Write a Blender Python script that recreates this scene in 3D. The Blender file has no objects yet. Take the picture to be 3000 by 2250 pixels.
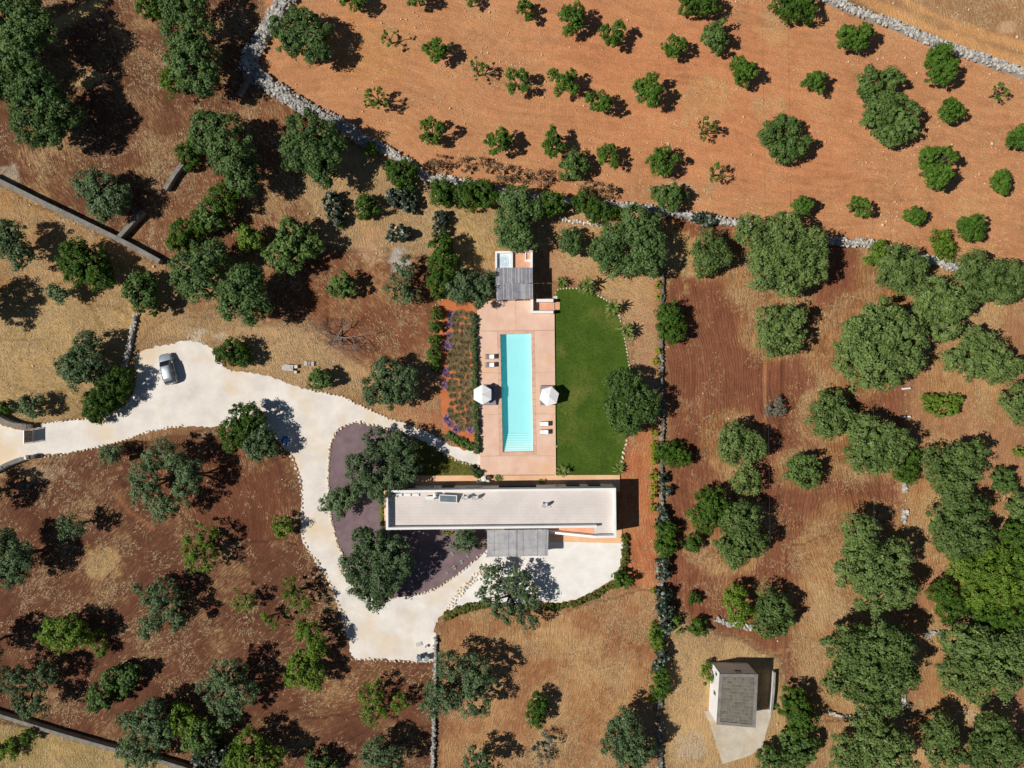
import bpy, math, random
import numpy as np
from mathutils import Vector, Matrix

# ------------------------------------------------------------------ camera, sky, sun, exposure
scene = bpy.context.scene
COL = scene.collection
H = 100.0                 # camera height above the ground, m
FPX = 2083.0              # focal length in photo pixels (photo is 3000 x 2250)
cam_d = bpy.data.cameras.new('camera')
cam_d.sensor_fit = 'HORIZONTAL'
cam_d.sensor_width = 36.0
cam_d.lens = 36.0 * FPX / 3000.0
cam_d.clip_start = 1.0
cam_d.clip_end = 3000.0
cam = bpy.data.objects.new('camera', cam_d)
COL.objects.link(cam)
cam.location = (0, 0, H)
cam.rotation_euler = (0, 0, 0)
scene.camera = cam

SUN_EL = math.radians(48.5)
SH_AZ = math.radians(9.8)                 # shadows fall east, a little north
sd = Vector((math.cos(SH_AZ) * math.cos(SUN_EL), math.sin(SH_AZ) * math.cos(SUN_EL), -math.sin(SUN_EL)))
world = bpy.data.worlds.new('World')
scene.world = world
world.use_nodes = True
wn = world.node_tree
wn.nodes.clear()
wo = wn.nodes.new('ShaderNodeOutputWorld')
bg = wn.nodes.new('ShaderNodeBackground')
sky = wn.nodes.new('ShaderNodeTexSky')
sky.sky_type = 'NISHITA'
sky.sun_disc = False
sky.sun_elevation = SUN_EL
sky.sun_rotation = math.atan2(-sd.x, -sd.y)
sky.air_density = 0.8
sky.dust_density = 0.1
bg.inputs['Strength'].default_value = 0.05
wn.links.new(sky.outputs[0], bg.inputs['Color'])
wn.links.new(bg.outputs[0], wo.inputs['Surface'])

sun_d = bpy.data.lights.new('sun', 'SUN')
sun_d.energy = 5.0
sun_d.angle = math.radians(0.5)
sun_d.color = (1.0, 0.955, 0.88)
sun = bpy.data.objects.new('sun', sun_d)
COL.objects.link(sun)
sun.location = (-60, -10, 80)
sun.rotation_euler = sd.to_track_quat('-Z', 'Y').to_euler()

vs = scene.view_settings
vs.view_transform = 'Standard'
vs.look = 'None'
vs.gamma = 1.0
vs.use_curve_mapping = False
vs.exposure = -0.15

random.seed(11)
RNG = np.random.default_rng(11)

# ------------------------------------------------------------------ helpers
def P(px, py, z=0.0):
    """point of the place seen at photo pixel (px, py) when it lies z metres above the ground"""
    k = (H - z) / FPX
    return Vector(((px - 1500.0) * k, (1125.0 - py) * k, z))
def M(px):
    return px / FPX * H

def tag(o, label=None, cat=None, group=None, kind=None):
    if label: o['label'] = label
    if cat: o['category'] = cat
    if group: o['group'] = group
    if kind: o['kind'] = kind
    return o
def empty(name, loc=(0, 0, 0), rz=0.0):
    o = bpy.data.objects.new(name, None)
    o.empty_display_size = 0.3
    COL.objects.link(o)
    o.location = loc
    o.rotation_euler = (0, 0, rz)
    return o
def link(name, me, parent=None, loc=None, rot=None, scale=None):
    o = bpy.data.objects.new(name, me)
    COL.objects.link(o)
    if parent is not None: o.parent = parent
    if loc is not None: o.location = loc
    if rot is not None: o.rotation_euler = rot
    if scale is not None: o.scale = scale
    return o
def np_mesh(name, V, F, mat=None, smooth=False, attrs=None):
    """V (n,3), F (m,k) constant-size faces"""
    me = bpy.data.meshes.new(name)
    V = np.asarray(V, dtype=np.float32); F = np.asarray(F, dtype=np.int32)
    n, m, k = len(V), len(F), F.shape[1]
    me.vertices.add(n); me.vertices.foreach_set('co', V.ravel())
    me.loops.add(m * k); me.loops.foreach_set('vertex_index', F.ravel())
    me.polygons.add(m)
    me.polygons.foreach_set('loop_start', np.arange(0, m * k, k, dtype=np.int32))
    try: me.polygons.foreach_set('loop_total', np.full(m, k, dtype=np.int32))
    except Exception: pass
    if smooth: me.polygons.foreach_set('use_smooth', np.ones(m, dtype=bool))
    if attrs:
        for an, (ty, arr) in attrs.items():
            a = me.attributes.new(an, ty, 'POINT')
            a.data.foreach_set('color' if ty == 'FLOAT_COLOR' else 'value', np.asarray(arr, dtype=np.float32).ravel())
    me.update(calc_edges=True)
    me.validate()
    if mat: me.materials.append(mat)
    return me

class MB:
    def __init__(s): s.v = []; s.f = []
    def add(s, vs, fs):
        b = len(s.v); s.v += [tuple(q) for q in vs]; s.f += [tuple(b + i for i in f) for f in fs]; return s
    def box(s, x0, y0, z0, x1, y1, z1):
        return s.add([(x0,y0,z0),(x1,y0,z0),(x1,y1,z0),(x0,y1,z0),(x0,y0,z1),(x1,y0,z1),(x1,y1,z1),(x0,y1,z1)],
                     [(3,2,1,0),(4,5,6,7),(0,1,5,4),(1,2,6,5),(2,3,7,6),(3,0,4,7)])
    def bbox(s, x0, y0, z0, x1, y1, z1, b=0.02):
        """box with bevelled top edge"""
        b = min(b, (x1-x0)*.45, (y1-y0)*.45, (z1-z0)*.6)
        v = [(x0,y0,z0),(x1,y0,z0),(x1,y1,z0),(x0,y1,z0),(x0,y0,z1-b),(x1,y0,z1-b),(x1,y1,z1-b),(x0,y1,z1-b),
             (x0+b,y0+b,z1),(x1-b,y0+b,z1),(x1-b,y1-b,z1),(x0+b,y1-b,z1)]
        f = [(3,2,1,0),(0,1,5,4),(1,2,6,5),(2,3,7,6),(3,0,4,7),(4,5,9,8),(5,6,10,9),(6,7,11,10),(7,4,8,11),(8,9,10,11)]
        return s.add(v, f)
    def prism(s, poly, z0, z1):
        n = len(poly)
        a = sum(poly[i][0]*poly[(i+1)%n][1]-poly[(i+1)%n][0]*poly[i][1] for i in range(n))
        if a < 0: poly = poly[::-1]
        v = [(q[0], q[1], z0) for q in poly] + [(q[0], q[1], z1) for q in poly]
        f = [tuple(range(n))[::-1], tuple(range(n, 2*n))] + [(i, (i+1) % n, n+(i+1) % n, n+i) for i in range(n)]
        return s.add(v, f)
    def tube(s, pts, rad, n=6, cap=True):
        pts = [Vector(q) for q in pts]
        if not hasattr(rad, '__len__'): rad = [rad]*len(pts)
        rings = []
        for i, q in enumerate(pts):
            d = (pts[min(i+1, len(pts)-1)] - pts[max(i-1, 0)])
            if d.length < 1e-9: d = Vector((0, 0, 1))
            d.normalize()
            u = d.cross(Vector((0, 0, 1)) if abs(d.z) < 0.9 else Vector((1, 0, 0))).normalized()
            w = d.cross(u)
            rings.append([q + (u*math.cos(2*math.pi*k/n) + w*math.sin(2*math.pi*k/n))*rad[i] for k in range(n)])
        v = [p for r in rings for p in r]
        f = [(i*n+k, i*n+(k+1) % n, (i+1)*n+(k+1) % n, (i+1)*n+k) for i in range(len(pts)-1) for k in range(n)]
        if cap: f += [tuple(range(n))[::-1], tuple((len(pts)-1)*n+k for k in range(n))]
        return s.add(v, f)
    def lathe(s, prof, n=20, c=(0, 0, 0)):
        v = [(c[0]+r*math.cos(2*math.pi*k/n), c[1]+r*math.sin(2*math.pi*k/n), c[2]+z) for r, z in prof for k in range(n)]
        f = [(i*n+k, i*n+(k+1) % n, (i+1)*n+(k+1) % n, (i+1)*n+k) for i in range(len(prof)-1) for k in range(n)]
        f += [tuple(range(n))[::-1], tuple((len(prof)-1)*n+k for k in range(n))]
        return s.add(v, f)
    def mesh(s, name, mat=None, smooth=False):
        me = bpy.data.meshes.new(name)
        me.from_pydata(s.v, [], s.f)
        if smooth: me.polygons.foreach_set('use_smooth', [True]*len(me.polygons))
        me.update()
        if mat: me.materials.append(mat)
        return me
    def build(s, name, mat=None, parent=None, smooth=False, loc=None, rot=None):
        return link(name, s.mesh(name, mat, smooth), parent, loc, rot)

def smooth_path(pts, step=0.5, closed=False):
    """Catmull-Rom through world 2-D points, resampled"""
    pts = [Vector((q[0], q[1])) for q in pts]
    n = len(pts); out = []
    for i in range(n if closed else n-1):
        p0 = pts[(i-1) % n] if closed or i > 0 else pts[0]
        p1, p2 = pts[i], pts[(i+1) % n]
        p3 = pts[(i+2) % n] if closed or i+2 < n else pts[n-1]
        m = max(1, int((p2-p1).length/step))
        for k in range(m):
            t = k/m
            out.append(0.5*((2*p1) + (p2-p0)*t + (2*p0-5*p1+4*p2-p3)*t*t + (3*p1-p0-3*p2+p3)*t**3))
    if not closed: out.append(pts[-1])
    return out
def W(lst, z=0.0):
    return [P(q[0], q[1], z) for q in lst]

def vnoise(x, y, seed=0):
    """2-D value noise on arrays"""
    r = np.random.default_rng(seed).random((256, 256))
    xi = np.floor(x).astype(int); yi = np.floor(y).astype(int)
    fx = x-xi; fy = y-yi
    fx = fx*fx*(3-2*fx); fy = fy*fy*(3-2*fy)
    a = r[xi % 256, yi % 256]; b = r[(xi+1) % 256, yi % 256]; c = r[xi % 256, (yi+1) % 256]; d = r[(xi+1) % 256, (yi+1) % 256]
    return (a*(1-fx)+b*fx)*(1-fy)+(c*(1-fx)+d*fx)*fy
def fbm(x, y, seed=0, o=4):
    s = 0; a = 0.5; t = 0
    for i in range(o):
        s = s + a*vnoise(x*2**i, y*2**i, seed+i); t += a; a *= 0.5
    return s/t
def sdf(px, py, poly):
    """signed distance (negative inside) of points to a polygon, all in photo pixels"""
    d = np.full(px.shape, 1e9); inside = np.zeros(px.shape, bool)
    n = len(poly)
    for i in range(n):
        ax, ay = poly[i]; bx, by = poly[(i+1) % n]
        ex, ey = bx-ax, by-ay
        t = np.clip(((px-ax)*ex+(py-ay)*ey)/(ex*ex+ey*ey+1e-9), 0, 1)
        d = np.minimum(d, np.hypot(px-ax-t*ex, py-ay-t*ey))
        c = ((ay > py) != (by > py))
        with np.errstate(divide='ignore', invalid='ignore'):
            inside ^= c & (px < (bx-ax)*(py-ay)/(by-ay+1e-12)+ax)
    return np.where(inside, -d, d)
def dline(px, py, line):
    d = np.full(px.shape, 1e9)
    for (ax, ay), (bx, by) in zip(line[:-1], line[1:]):
        ex, ey = bx-ax, by-ay
        t = np.clip(((px-ax)*ex+(py-ay)*ey)/(ex*ex+ey*ey+1e-9), 0, 1)
        d = np.minimum(d, np.hypot(px-ax-t*ex, py-ay-t*ey))
    return d
def sstep(a, b, x):
    t = np.clip((x-a)/(b-a), 0, 1); return t*t*(3-2*t)

# ------------------------------------------------------------------ materials
def srgb(r, g, b, k=1.0):
    f = lambda c: ((c/255.0)/12.92 if c <= 10 else (((c/255.0)+0.055)/1.055)**2.4)
    return (f(r)*k, f(g)*k, f(b)*k, 1.0)
def mat_new(name):
    m = bpy.data.materials.new(name); m.use_nodes = True
    nt = m.node_tree; nt.nodes.clear()
    out = nt.nodes.new('ShaderNodeOutputMaterial')
    b = nt.nodes.new('ShaderNodeBsdfPrincipled')
    nt.links.new(b.outputs[0], out.inputs['Surface'])
    b.inputs['Roughness'].default_value = 0.85
    if 'Specular IOR Level' in b.inputs: b.inputs['Specular IOR Level'].default_value = 0.2
    return m, nt, b
def N(nt, t, **kw):
    n = nt.nodes.new(t)
    for k, v in kw.items():
        if k.startswith('i_'):
            key = k[2:]
            n.inputs[int(key) if key.isdigit() else key].default_value = v
        else: setattr(n, k, v)
    return n
def ramp(nt, fac, stops):
    r = nt.nodes.new('ShaderNodeValToRGB')
    els = r.color_ramp.elements
    els[0].position, els[0].color = stops[0]
    els[1].position, els[1].color = stops[-1]
    for p, c in stops[1:-1]:
        e = els.new(p); e.color = c
    nt.links.new(fac, r.inputs[0])
    return r.outputs[0]
def mixc(nt, fac, a, b, mode='MIX'):
    m = nt.nodes.new('ShaderNodeMix'); m.data_type = 'RGBA'; m.blend_type = mode
    for s, v in ((m.inputs[0], fac), (m.inputs[6], a), (m.inputs[7], b)):
        if hasattr(v, 'links'): nt.links.new(v, s)
        else: s.default_value = v
    return m.outputs[2]
def math_n(nt, op, a, b=None, c=None, clamp=False):
    m = nt.nodes.new('ShaderNodeMath'); m.operation = op; m.use_clamp = clamp
    for i, v in enumerate((a, b, c)):
        if v is None: continue
        if hasattr(v, 'links'): nt.links.new(v, m.inputs[i])
        else: m.inputs[i].default_value = v
    return m.outputs[0]
def bumpn(nt, bsdf, h, strength=0.5, dist=0.05):
    b = nt.nodes.new('ShaderNodeBump')
    b.inputs['Strength'].default_value = strength; b.inputs['Distance'].default_value = dist
    nt.links.new(h, b.inputs['Height']); nt.links.new(b.outputs[0], bsdf.inputs['Normal'])
def objpos(nt):
    return N(nt, 'ShaderNodeNewGeometry').outputs['Position']
def noise(nt, vec, scale, detail=4, rough=0.6):
    n = N(nt, 'ShaderNodeTexNoise'); n.inputs['Scale'].default_value = scale
    n.inputs['Detail'].default_value = detail; n.inputs['Roughness'].default_value = rough
    if vec is not None: nt.links.new(vec, n.inputs['Vector'])
    return n.outputs['Fac']

def mottled(name, c0, c1, scale=1.0, fine=14.0, rough=0.85, bump=0.3, bd=0.02, spec=0.2, extra=None):
    """two-tone surface: broad blotches, fine grain and matching relief"""
    m, nt, b = mat_new(name)
    p = objpos(nt)
    n1 = noise(nt, p, scale, 5, 0.62); n2 = noise(nt, p, fine, 3, 0.6)
    f = math_n(nt, 'ADD', math_n(nt, 'MULTIPLY', n1, 0.65), math_n(nt, 'MULTIPLY', n2, 0.35))
    c = ramp(nt, f, [(0.34, c0), (0.66, c1)])
    if extra:
        n3 = noise(nt, p, extra[1], 4, 0.6)
        c = mixc(nt, ramp(nt, n3, [(extra[2], (0, 0, 0, 1)), (extra[3], (1, 1, 1, 1))]), c, extra[0])
    nt.links.new(c, b.inputs['Base Color'])
    b.inputs['Roughness'].default_value = rough
    b.inputs['Specular IOR Level'].default_value = spec
    if bump: bumpn(nt, b, n2, bump, bd)
    return m

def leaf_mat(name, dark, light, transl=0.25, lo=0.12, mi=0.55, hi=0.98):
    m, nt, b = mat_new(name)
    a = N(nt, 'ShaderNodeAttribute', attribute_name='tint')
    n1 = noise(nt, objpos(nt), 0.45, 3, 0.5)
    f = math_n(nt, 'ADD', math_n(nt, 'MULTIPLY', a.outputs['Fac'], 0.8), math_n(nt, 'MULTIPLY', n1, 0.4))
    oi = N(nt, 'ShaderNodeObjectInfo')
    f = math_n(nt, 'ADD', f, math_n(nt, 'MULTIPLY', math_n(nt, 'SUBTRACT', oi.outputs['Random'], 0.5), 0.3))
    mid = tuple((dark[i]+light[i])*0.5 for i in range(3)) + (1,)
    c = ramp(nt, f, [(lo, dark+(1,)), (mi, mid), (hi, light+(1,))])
    nt.links.new(c, b.inputs['Base Color'])
    b.inputs['Roughness'].default_value = 0.55
    b.inputs['Specular IOR Level'].default_value = 0.25
    tr = N(nt, 'ShaderNodeBsdfTranslucent'); nt.links.new(c, tr.inputs['Color'])
    mx = N(nt, 'ShaderNodeMixShader'); mx.inputs[0].default_value = transl
    out = [q for q in nt.nodes if q.type == 'OUTPUT_MATERIAL'][0]
    nt.links.new(b.outputs[0], mx.inputs[1]); nt.links.new(tr.outputs[0], mx.inputs[2]); nt.links.new(mx.outputs[0], out.inputs['Surface'])
    return m

LEAF = {
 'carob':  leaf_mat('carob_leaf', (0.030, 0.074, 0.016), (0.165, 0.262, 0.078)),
 'carob2': leaf_mat('warm_carob_leaf', (0.040, 0.084, 0.014), (0.215, 0.300, 0.086)),  # lighter, yellower green of the carobs in the right-hand fields
 'olive':  leaf_mat('olive_leaf', (0.032, 0.072, 0.024), (0.190, 0.268, 0.118)),
 'almond': leaf_mat('almond_leaf', (0.032, 0.096, 0.009), (0.130, 0.245, 0.028)),
 'shrub':  leaf_mat('lentisk_leaf', (0.026, 0.068, 0.007), (0.100, 0.190, 0.020)),
 'lime':   leaf_mat('light_leaf', (0.055, 0.120, 0.008), (0.205, 0.315, 0.038)),
 'fig':    leaf_mat('fig_leaf', (0.034, 0.088, 0.016), (0.170, 0.262, 0.066)),
 'yellow': leaf_mat('yellow_leaf', (0.150, 0.210, 0.010), (0.380, 0.450, 0.030)),
 'pear':   leaf_mat('cactus_pad', (0.022, 0.042, 0.022), (0.380, 0.400, 0.320), 0.05, 0.42, 0.80, 1.05),
 'grey':   leaf_mat('grey_leaf', (0.090, 0.100, 0.070), (0.240, 0.240, 0.180)),
 'dry':    leaf_mat('dry_leaf', (0.110, 0.070, 0.040), (0.300, 0.200, 0.110)),
 'lav':    leaf_mat('lavender_leaf', (0.240, 0.195, 0.095), (0.520, 0.430, 0.240)),
 'purple': leaf_mat('lavender_flower', (0.330, 0.200, 0.360), (0.700, 0.480, 0.780)),
 'agave':  leaf_mat('agave_leaf', (0.280, 0.320, 0.270), (0.560, 0.590, 0.510), 0.05),
 'yucca':  leaf_mat('yucca_leaf', (0.070, 0.130, 0.020), (0.260, 0.320, 0.080)),
 'hedge':  leaf_mat('hedge_leaf', (0.040, 0.080, 0.022), (0.130, 0.190, 0.070)),
 'grass':  leaf_mat('garden_grass', (0.070, 0.100, 0.012), (0.220, 0.230, 0.050)),
 'straw':  leaf_mat('dry_straw', (0.270, 0.170, 0.080), (0.780, 0.600, 0.340), 0.1),
 'lawn':   leaf_mat('lawn_blade', (0.034, 0.074, 0.008), (0.080, 0.138, 0.022)),
}
BARK = mottled('bark', srgb(62, 50, 42), srgb(120, 104, 88), 3, 20, 0.9, 0.6)
BARKG = mottled('grey_bark', srgb(95, 86, 84), srgb(160, 150, 148), 3, 20, 0.9, 0.4)
STONE = [mottled('limestone', srgb(150, 146, 138), srgb(214, 208, 198), 1.7, 9, 0.9, 0.6, 0.03),
         mottled('weathered_limestone', srgb(112, 110, 108), srgb(186, 182, 176), 1.7, 9, 0.9, 0.6, 0.03),
         mottled('pale_limestone', srgb(206, 186, 158), srgb(240, 228, 206), 1.7, 9, 0.9, 0.4, 0.03),
         mottled('mossy_stone', srgb(74, 74, 66), srgb(134, 130, 120), 1.7, 9, 0.9, 0.6, 0.03)]
WHITE = mottled('white_plaster', srgb(226, 225, 222), srgb(240, 239, 236), 0.6, 12, 0.8, 0.08)
WHITE_OLD = mottled('aged_white_plaster', srgb(196, 198, 200), srgb(236, 236, 234), 0.7, 9, 0.85, 0.15)
CONC = mottled('weathered_concrete', srgb(118, 112, 102), srgb(172, 164, 150), 1.2, 10, 0.9, 0.35)
CONC_D = mottled('grey_concrete', srgb(104, 102, 98), srgb(146, 142, 134), 1.2, 10, 0.9, 0.35)
DECK = mottled('terracotta_concrete', srgb(212, 172, 148), srgb(232, 198, 178), 0.5, 9, 0.75, 0.1, 0.01, 0.25, (srgb(222, 178, 140), 0.22, 0.5, 0.68))
DECK2 = mottled('warm_concrete_strip', srgb(214, 164, 122), srgb(234, 192, 154), 0.5, 9, 0.75, 0.1, 0.01)
COPING = mottled('coping_concrete', srgb(202, 158, 132), srgb(226, 186, 162), 0.8, 9, 0.75, 0.15, 0.01)
TERRA = mottled('terracotta', srgb(206, 146, 112), srgb(228, 178, 148), 0.9, 9, 0.8, 0.1)
METAL_D = mottled('dark_metal', srgb(45, 45, 48), srgb(62, 62, 66), 2, 20, 0.5, 0.05, 0.01, 0.5)
METAL_W = mottled('white_metal', srgb(220, 220, 218), srgb(236, 236, 234), 2, 20, 0.4, 0.03, 0.01, 0.5)
REED = mottled('grey_reed', srgb(152, 152, 154), srgb(186, 184, 184), 1.3, 16, 0.9, 0.4, 0.02)
REED2 = mottled('dark_grey_reed', srgb(118, 117, 124), srgb(154, 153, 160), 1.3, 16, 0.9, 0.4, 0.02)
WOOD = mottled('grey_timber', srgb(120, 108, 96), srgb(160, 148, 134), 2, 20, 0.85, 0.3)
CUSH_W = mottled('white_cushion', srgb(232, 230, 228), srgb(244, 243, 241), 2, 30, 0.9, 0.1)
CUSH_G = mottled('grey_cushion', srgb(124, 118, 128), srgb(156, 150, 160), 2, 30, 0.9, 0.1)
CORTEN = mottled('brown_boards', srgb(48, 26, 18), srgb(78, 44, 30), 1.5, 14, 0.8, 0.2)
GLASS_D, _nt, _b = mat_new('dark_glass')
_b.inputs['Base Color'].default_value = (0.012, 0.016, 0.02, 1); _b.inputs['Roughness'].default_value = 0.08
_b.inputs['Specular IOR Level'].default_value = 0.6
# ------------------------------------------------------------------ traced outlines (photo pixels)
DRIVE = [(-60,1240),(0,1246),(75,1262),(140,1238),(230,1230),(330,1208),(385,1160),(400,1100),(398,1045),(440,1022),(515,1003),(560,1001),(610,1012),(636,1045),(665,1082),(720,1090),(800,1108),(900,1142),(1000,1162),(1060,1190),(1130,1221),(1200,1246),(1260,1270),(1330,1308),(1408,1334),(1410,1364),(1355,1352),(1300,1327),(1240,1292),(1160,1262),(1080,1241),(1040,1236),(998,1252),(972,1290),(962,1350),(962,1450),(972,1530),(988,1592),(1010,1640),(1040,1720),(1100,1752),(1190,1748),(1260,1732),(1330,1692),(1428,1612),(1440,1640),(1405,1680),(1345,1735),(1318,1780),(1285,1812),(1275,1850),(1275,1934),(1200,1935),(1110,1930),(1040,1930),(1022,1882),(1000,1802),(962,1702),(932,1652),(890,1592),(882,1520),(886,1432),(872,1372),(856,1335),(830,1310),(775,1258),(690,1252),(600,1250),(520,1250),(440,1264),(360,1291),(290,1310),(200,1326),(105,1338),(0,1376),(-60,1400)]
TERRACE = [(1428,1560),(1815,1582),(1817,1640),(1814,1682),(1780,1706),(1690,1755),(1600,1765),(1440,1768),(1316,1788),(1335,1750),(1380,1705),(1425,1655)]
BED = [(1040,1240),(1000,1256),(976,1291),(965,1350),(965,1450),(975,1530),(991,1591),(1014,1640),(1044,1716),(1100,1748),(1190,1744),(1260,1728),(1330,1688),(1426,1610),(1430,1556),(1426,1535),(1180,1535),(1145,1520),(1145,1425),(1150,1400),(1205,1388),(1208,1298),(1160,1265),(1080,1245)]
LAWN = [(1634,848),(1712,848),(1752,866),(1802,902),(1820,950),(1834,1020),(1844,1080),(1840,1180),(1836,1270),(1826,1330),(1814,1390),(1626,1391),(1624,1000),(1622,912),(1634,890)]
LAVBED = [(1300,880),(1396,915),(1402,1330),(1310,1270),(1292,1180),(1288,1000)]
GRASSBED = [(1206,1296),(1240,1296),(1300,1332),(1352,1356),(1406,1372),(1406,1391),(1206,1391)]
POOL = [(1465.5,979.5),(1556,977.5),(1562,1323),(1473,1324.5)]

ZONES = [  # polygon, soil colour sRGB, straw, stony, furrow amount, furrow angle, feather px
 ([(-4000,-4000),(7000,-4000),(7000,6000),(-4000,6000)], (150,105,68), .42, .1, .2, 0.2, 10),
 ([(-4000,-4000),(860,-4000),(850,0),(770,110),(735,180),(690,300),(540,480),(355,705),(0,530),(-4000,400)], (112,68,46), .26, .1, .35, 0.62, 25),
 ([(-300,560),(0,545),(350,715),(480,780),(500,900),(420,1010),(300,1080),(-300,1000)], (160,114,68), .5, .12, .1, 0.5, 25),
 ([(-300,860),(200,860),(400,930),(400,1080),(330,1200),(100,1240),(-300,1230)], (156,122,66), .74, .12, .15, 1.2, 40),
 ([(740,230),(900,330),(1010,400),(900,540),(900,720),(700,760),(520,780),(370,705),(540,480),(690,300)], (124,74,48), .28, .12, .35, 0.4, 25),
 ([(880,540),(1010,400),(1250,530),(1450,560),(1570,590),(1450,740),(1440,790),(1300,860),(1290,760),(960,720)], (166,126,84), .55, .4, .1, 0.3, 35),
 ([(1330,600),(1450,640),(1450,740),(1400,790),(1300,740)], (160,124,62), .7, .1, .0, 0.3, 25),
 ([(880,720),(1290,760),(1290,1050),(1180,1060),(1080,1080),(980,1020),(900,960),(700,930),(760,800)], (130,76,48), .22, .1, .3, 0.5, 30),
 ([(640,1000),(700,945),(900,970),(1080,1080),(1060,1150),(940,1150),(700,1085)], (178,134,94), .62, .15, .05, 0.3, 30),
 ([(500,920),(700,940),(690,1010),(520,1000),(400,1010),(430,960)], (172,126,80), .6, .3, .05, 0.3, 30),
 ([(1060,1170),(1080,1060),(1290,1140),(1320,1290),(1180,1240)], (178,114,74), .38, .15, .05, 0.2, 25),
 ([(1280,870),(1400,900),(1404,1335),(1300,1275)], (182,100,58), .18, .15, .05, 0.2, 12),
 ([(860,-4000),(2400,-4000),(2400,0),(3000,222),(7000,900),(7000,900),(3000,812),(2700,765),(2180,656),(1930,617),(1450,556),(1250,524),(1060,408),(900,322),(738,200),(770,110)], (194,128,80), .14, .45, .22, 1.42, 14),
 ([(1560,0),(2100,0),(2450,200),(2500,560),(2000,560),(1700,330)], (198,124,76), .08, .35, .2, 1.42, 160),
 ([(2400,-30),(2420,-4000),(7000,-4000),(7000,900),(3000,222)], (168,118,76), .35, .3, .1, 0.35, 10),
 ([(1560,590),(1930,620),(1940,1240),(1830,1260),(1850,1000),(1800,880),(1700,840),(1600,830)], (182,128,88), .36, .15, .05, 1.3, 20),
 ([(1815,1260),(1925,1240),(1935,1740),(1830,1700),(1805,1560),(1805,1390)], (184,104,60), .2, .2, .35, 0.03, 20),
 ([(1945,625),(2190,662),(2480,720),(2700,790),(2665,940),(2645,1300),(2640,1700),(2600,2120),(2330,2120),(2280,1930),(1960,1830)], (132,76,50), .10, .08, .65, 0.02, 22),
 ([(2140,700),(2700,790),(2665,940),(2640,1150),(2300,1150),(2160,960)], (138,80,53), .05, .05, .5, 0.05, 120),
 ([(2655,760),(3000,830),(7000,1200),(7000,6000),(2600,6000),(2645,1500),(2662,940)], (166,112,72), .16, .1, .25, 0.05, 22),
 ([(2300,1600),(2640,1500),(2660,2120),(2300,2120)], (146,90,58), .22, .15, .35, 0.35, 120),
 ([(1290,1820),(1500,1770),(1700,1790),(1930,1720),(1930,6000),(1280,6000)], (162,104,64), .40, .08, .25, -0.25, 30),
 ([(1950,1800),(2060,1840),(2300,1930),(2300,2060),(2290,2250),(2300,6000),(1945,6000)], (172,132,86), .66, .12, .2, -0.1, 30),
 ([(-4000,1390),(0,1385),(110,1345),(360,1296),(600,1256),(770,1262),(850,1340),(882,1440),(880,1590),(1000,1810),(1030,1935),(1275,1940),(1275,6000),(-4000,6000)], (106,64,45), .20, .06, .4, -0.75, 22),
 ([(300,1320),(760,1270),(880,1450),(870,1600),(600,1560)], (114,66,44), .12, .05, .35, 0.15, 80),
 ([(980,1880),(1275,1950),(1275,2120),(800,2100),(700,1950)], (114,68,46), .18, .05, .45, -0.9, 80),
 ([(-200,2095),(180,2150),(560,2255),(700,6000),(-4000,6000),(-4000,2000)], (134,116,54), .6, .05, .1, 0.3, 14),
]
DISCS = [  # px,py,rx,ry, soil, straw, stony : local patches of bare rock, cut straw, spoil
 (1165,770,34,52,(196,190,182),.05,.5),(1175,735,30,20,(188,182,176),.1,.5),(1095,745,50,60,(200,158,124),.25,.7),(1080,680,40,40,(190,146,108),.4,.5),
 (570,985,40,28,(206,192,170),.2,.4),(640,985,22,18,(196,180,160),.3,.4),(255,238,42,26,(190,164,110),.75,.2),(1290,560,40,20,(176,150,120),.4,.4),
 (305,1640,60,58,(168,132,82),.62,.05),(30,520,35,40,(182,166,150),.4,.5),(60,600,90,60,(170,126,80),.6,.3),(130,1385,80,30,(160,130,110),.55,.3),
 (2280,60,70,80,(202,150,104),.4,.8),(2050,280,110,70,(204,146,98),.35,.85),(1100,150,140,110,(200,138,88),.3,.75),(2240,310,60,40,(204,150,104),.4,.75),
 (1990,560,110,40,(190,150,110),.4,.6),(2950,80,40,22,(206,170,130),.2,.7),(1640,1890,170,60,(184,138,96),.6,.1),(2000,760,60,90,(190,146,86),.7,.05),
 (1780,840,110,30,(186,142,92),.65,.05),(2020,2180,50,50,(180,172,160),.5,.1),(2830,2095,40,20,(196,186,160),.4,.6),(2420,1790,60,60,(178,140,110),.4,.6),
 (2210,2210,90,60,(184,144,96),.4,.1),(1700,2060,160,150,(170,116,76),.66,.05),(1600,2190,70,60,(186,158,110),.75,.05),
]
TRACK = [(2470,-60),(2560,10),(2700,75),(2860,140),(3010,195),(3300,300)]
TRACK2 = [(2580,-60),(2680,20),(2820,80),(3010,140),(3300,250)]

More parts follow.
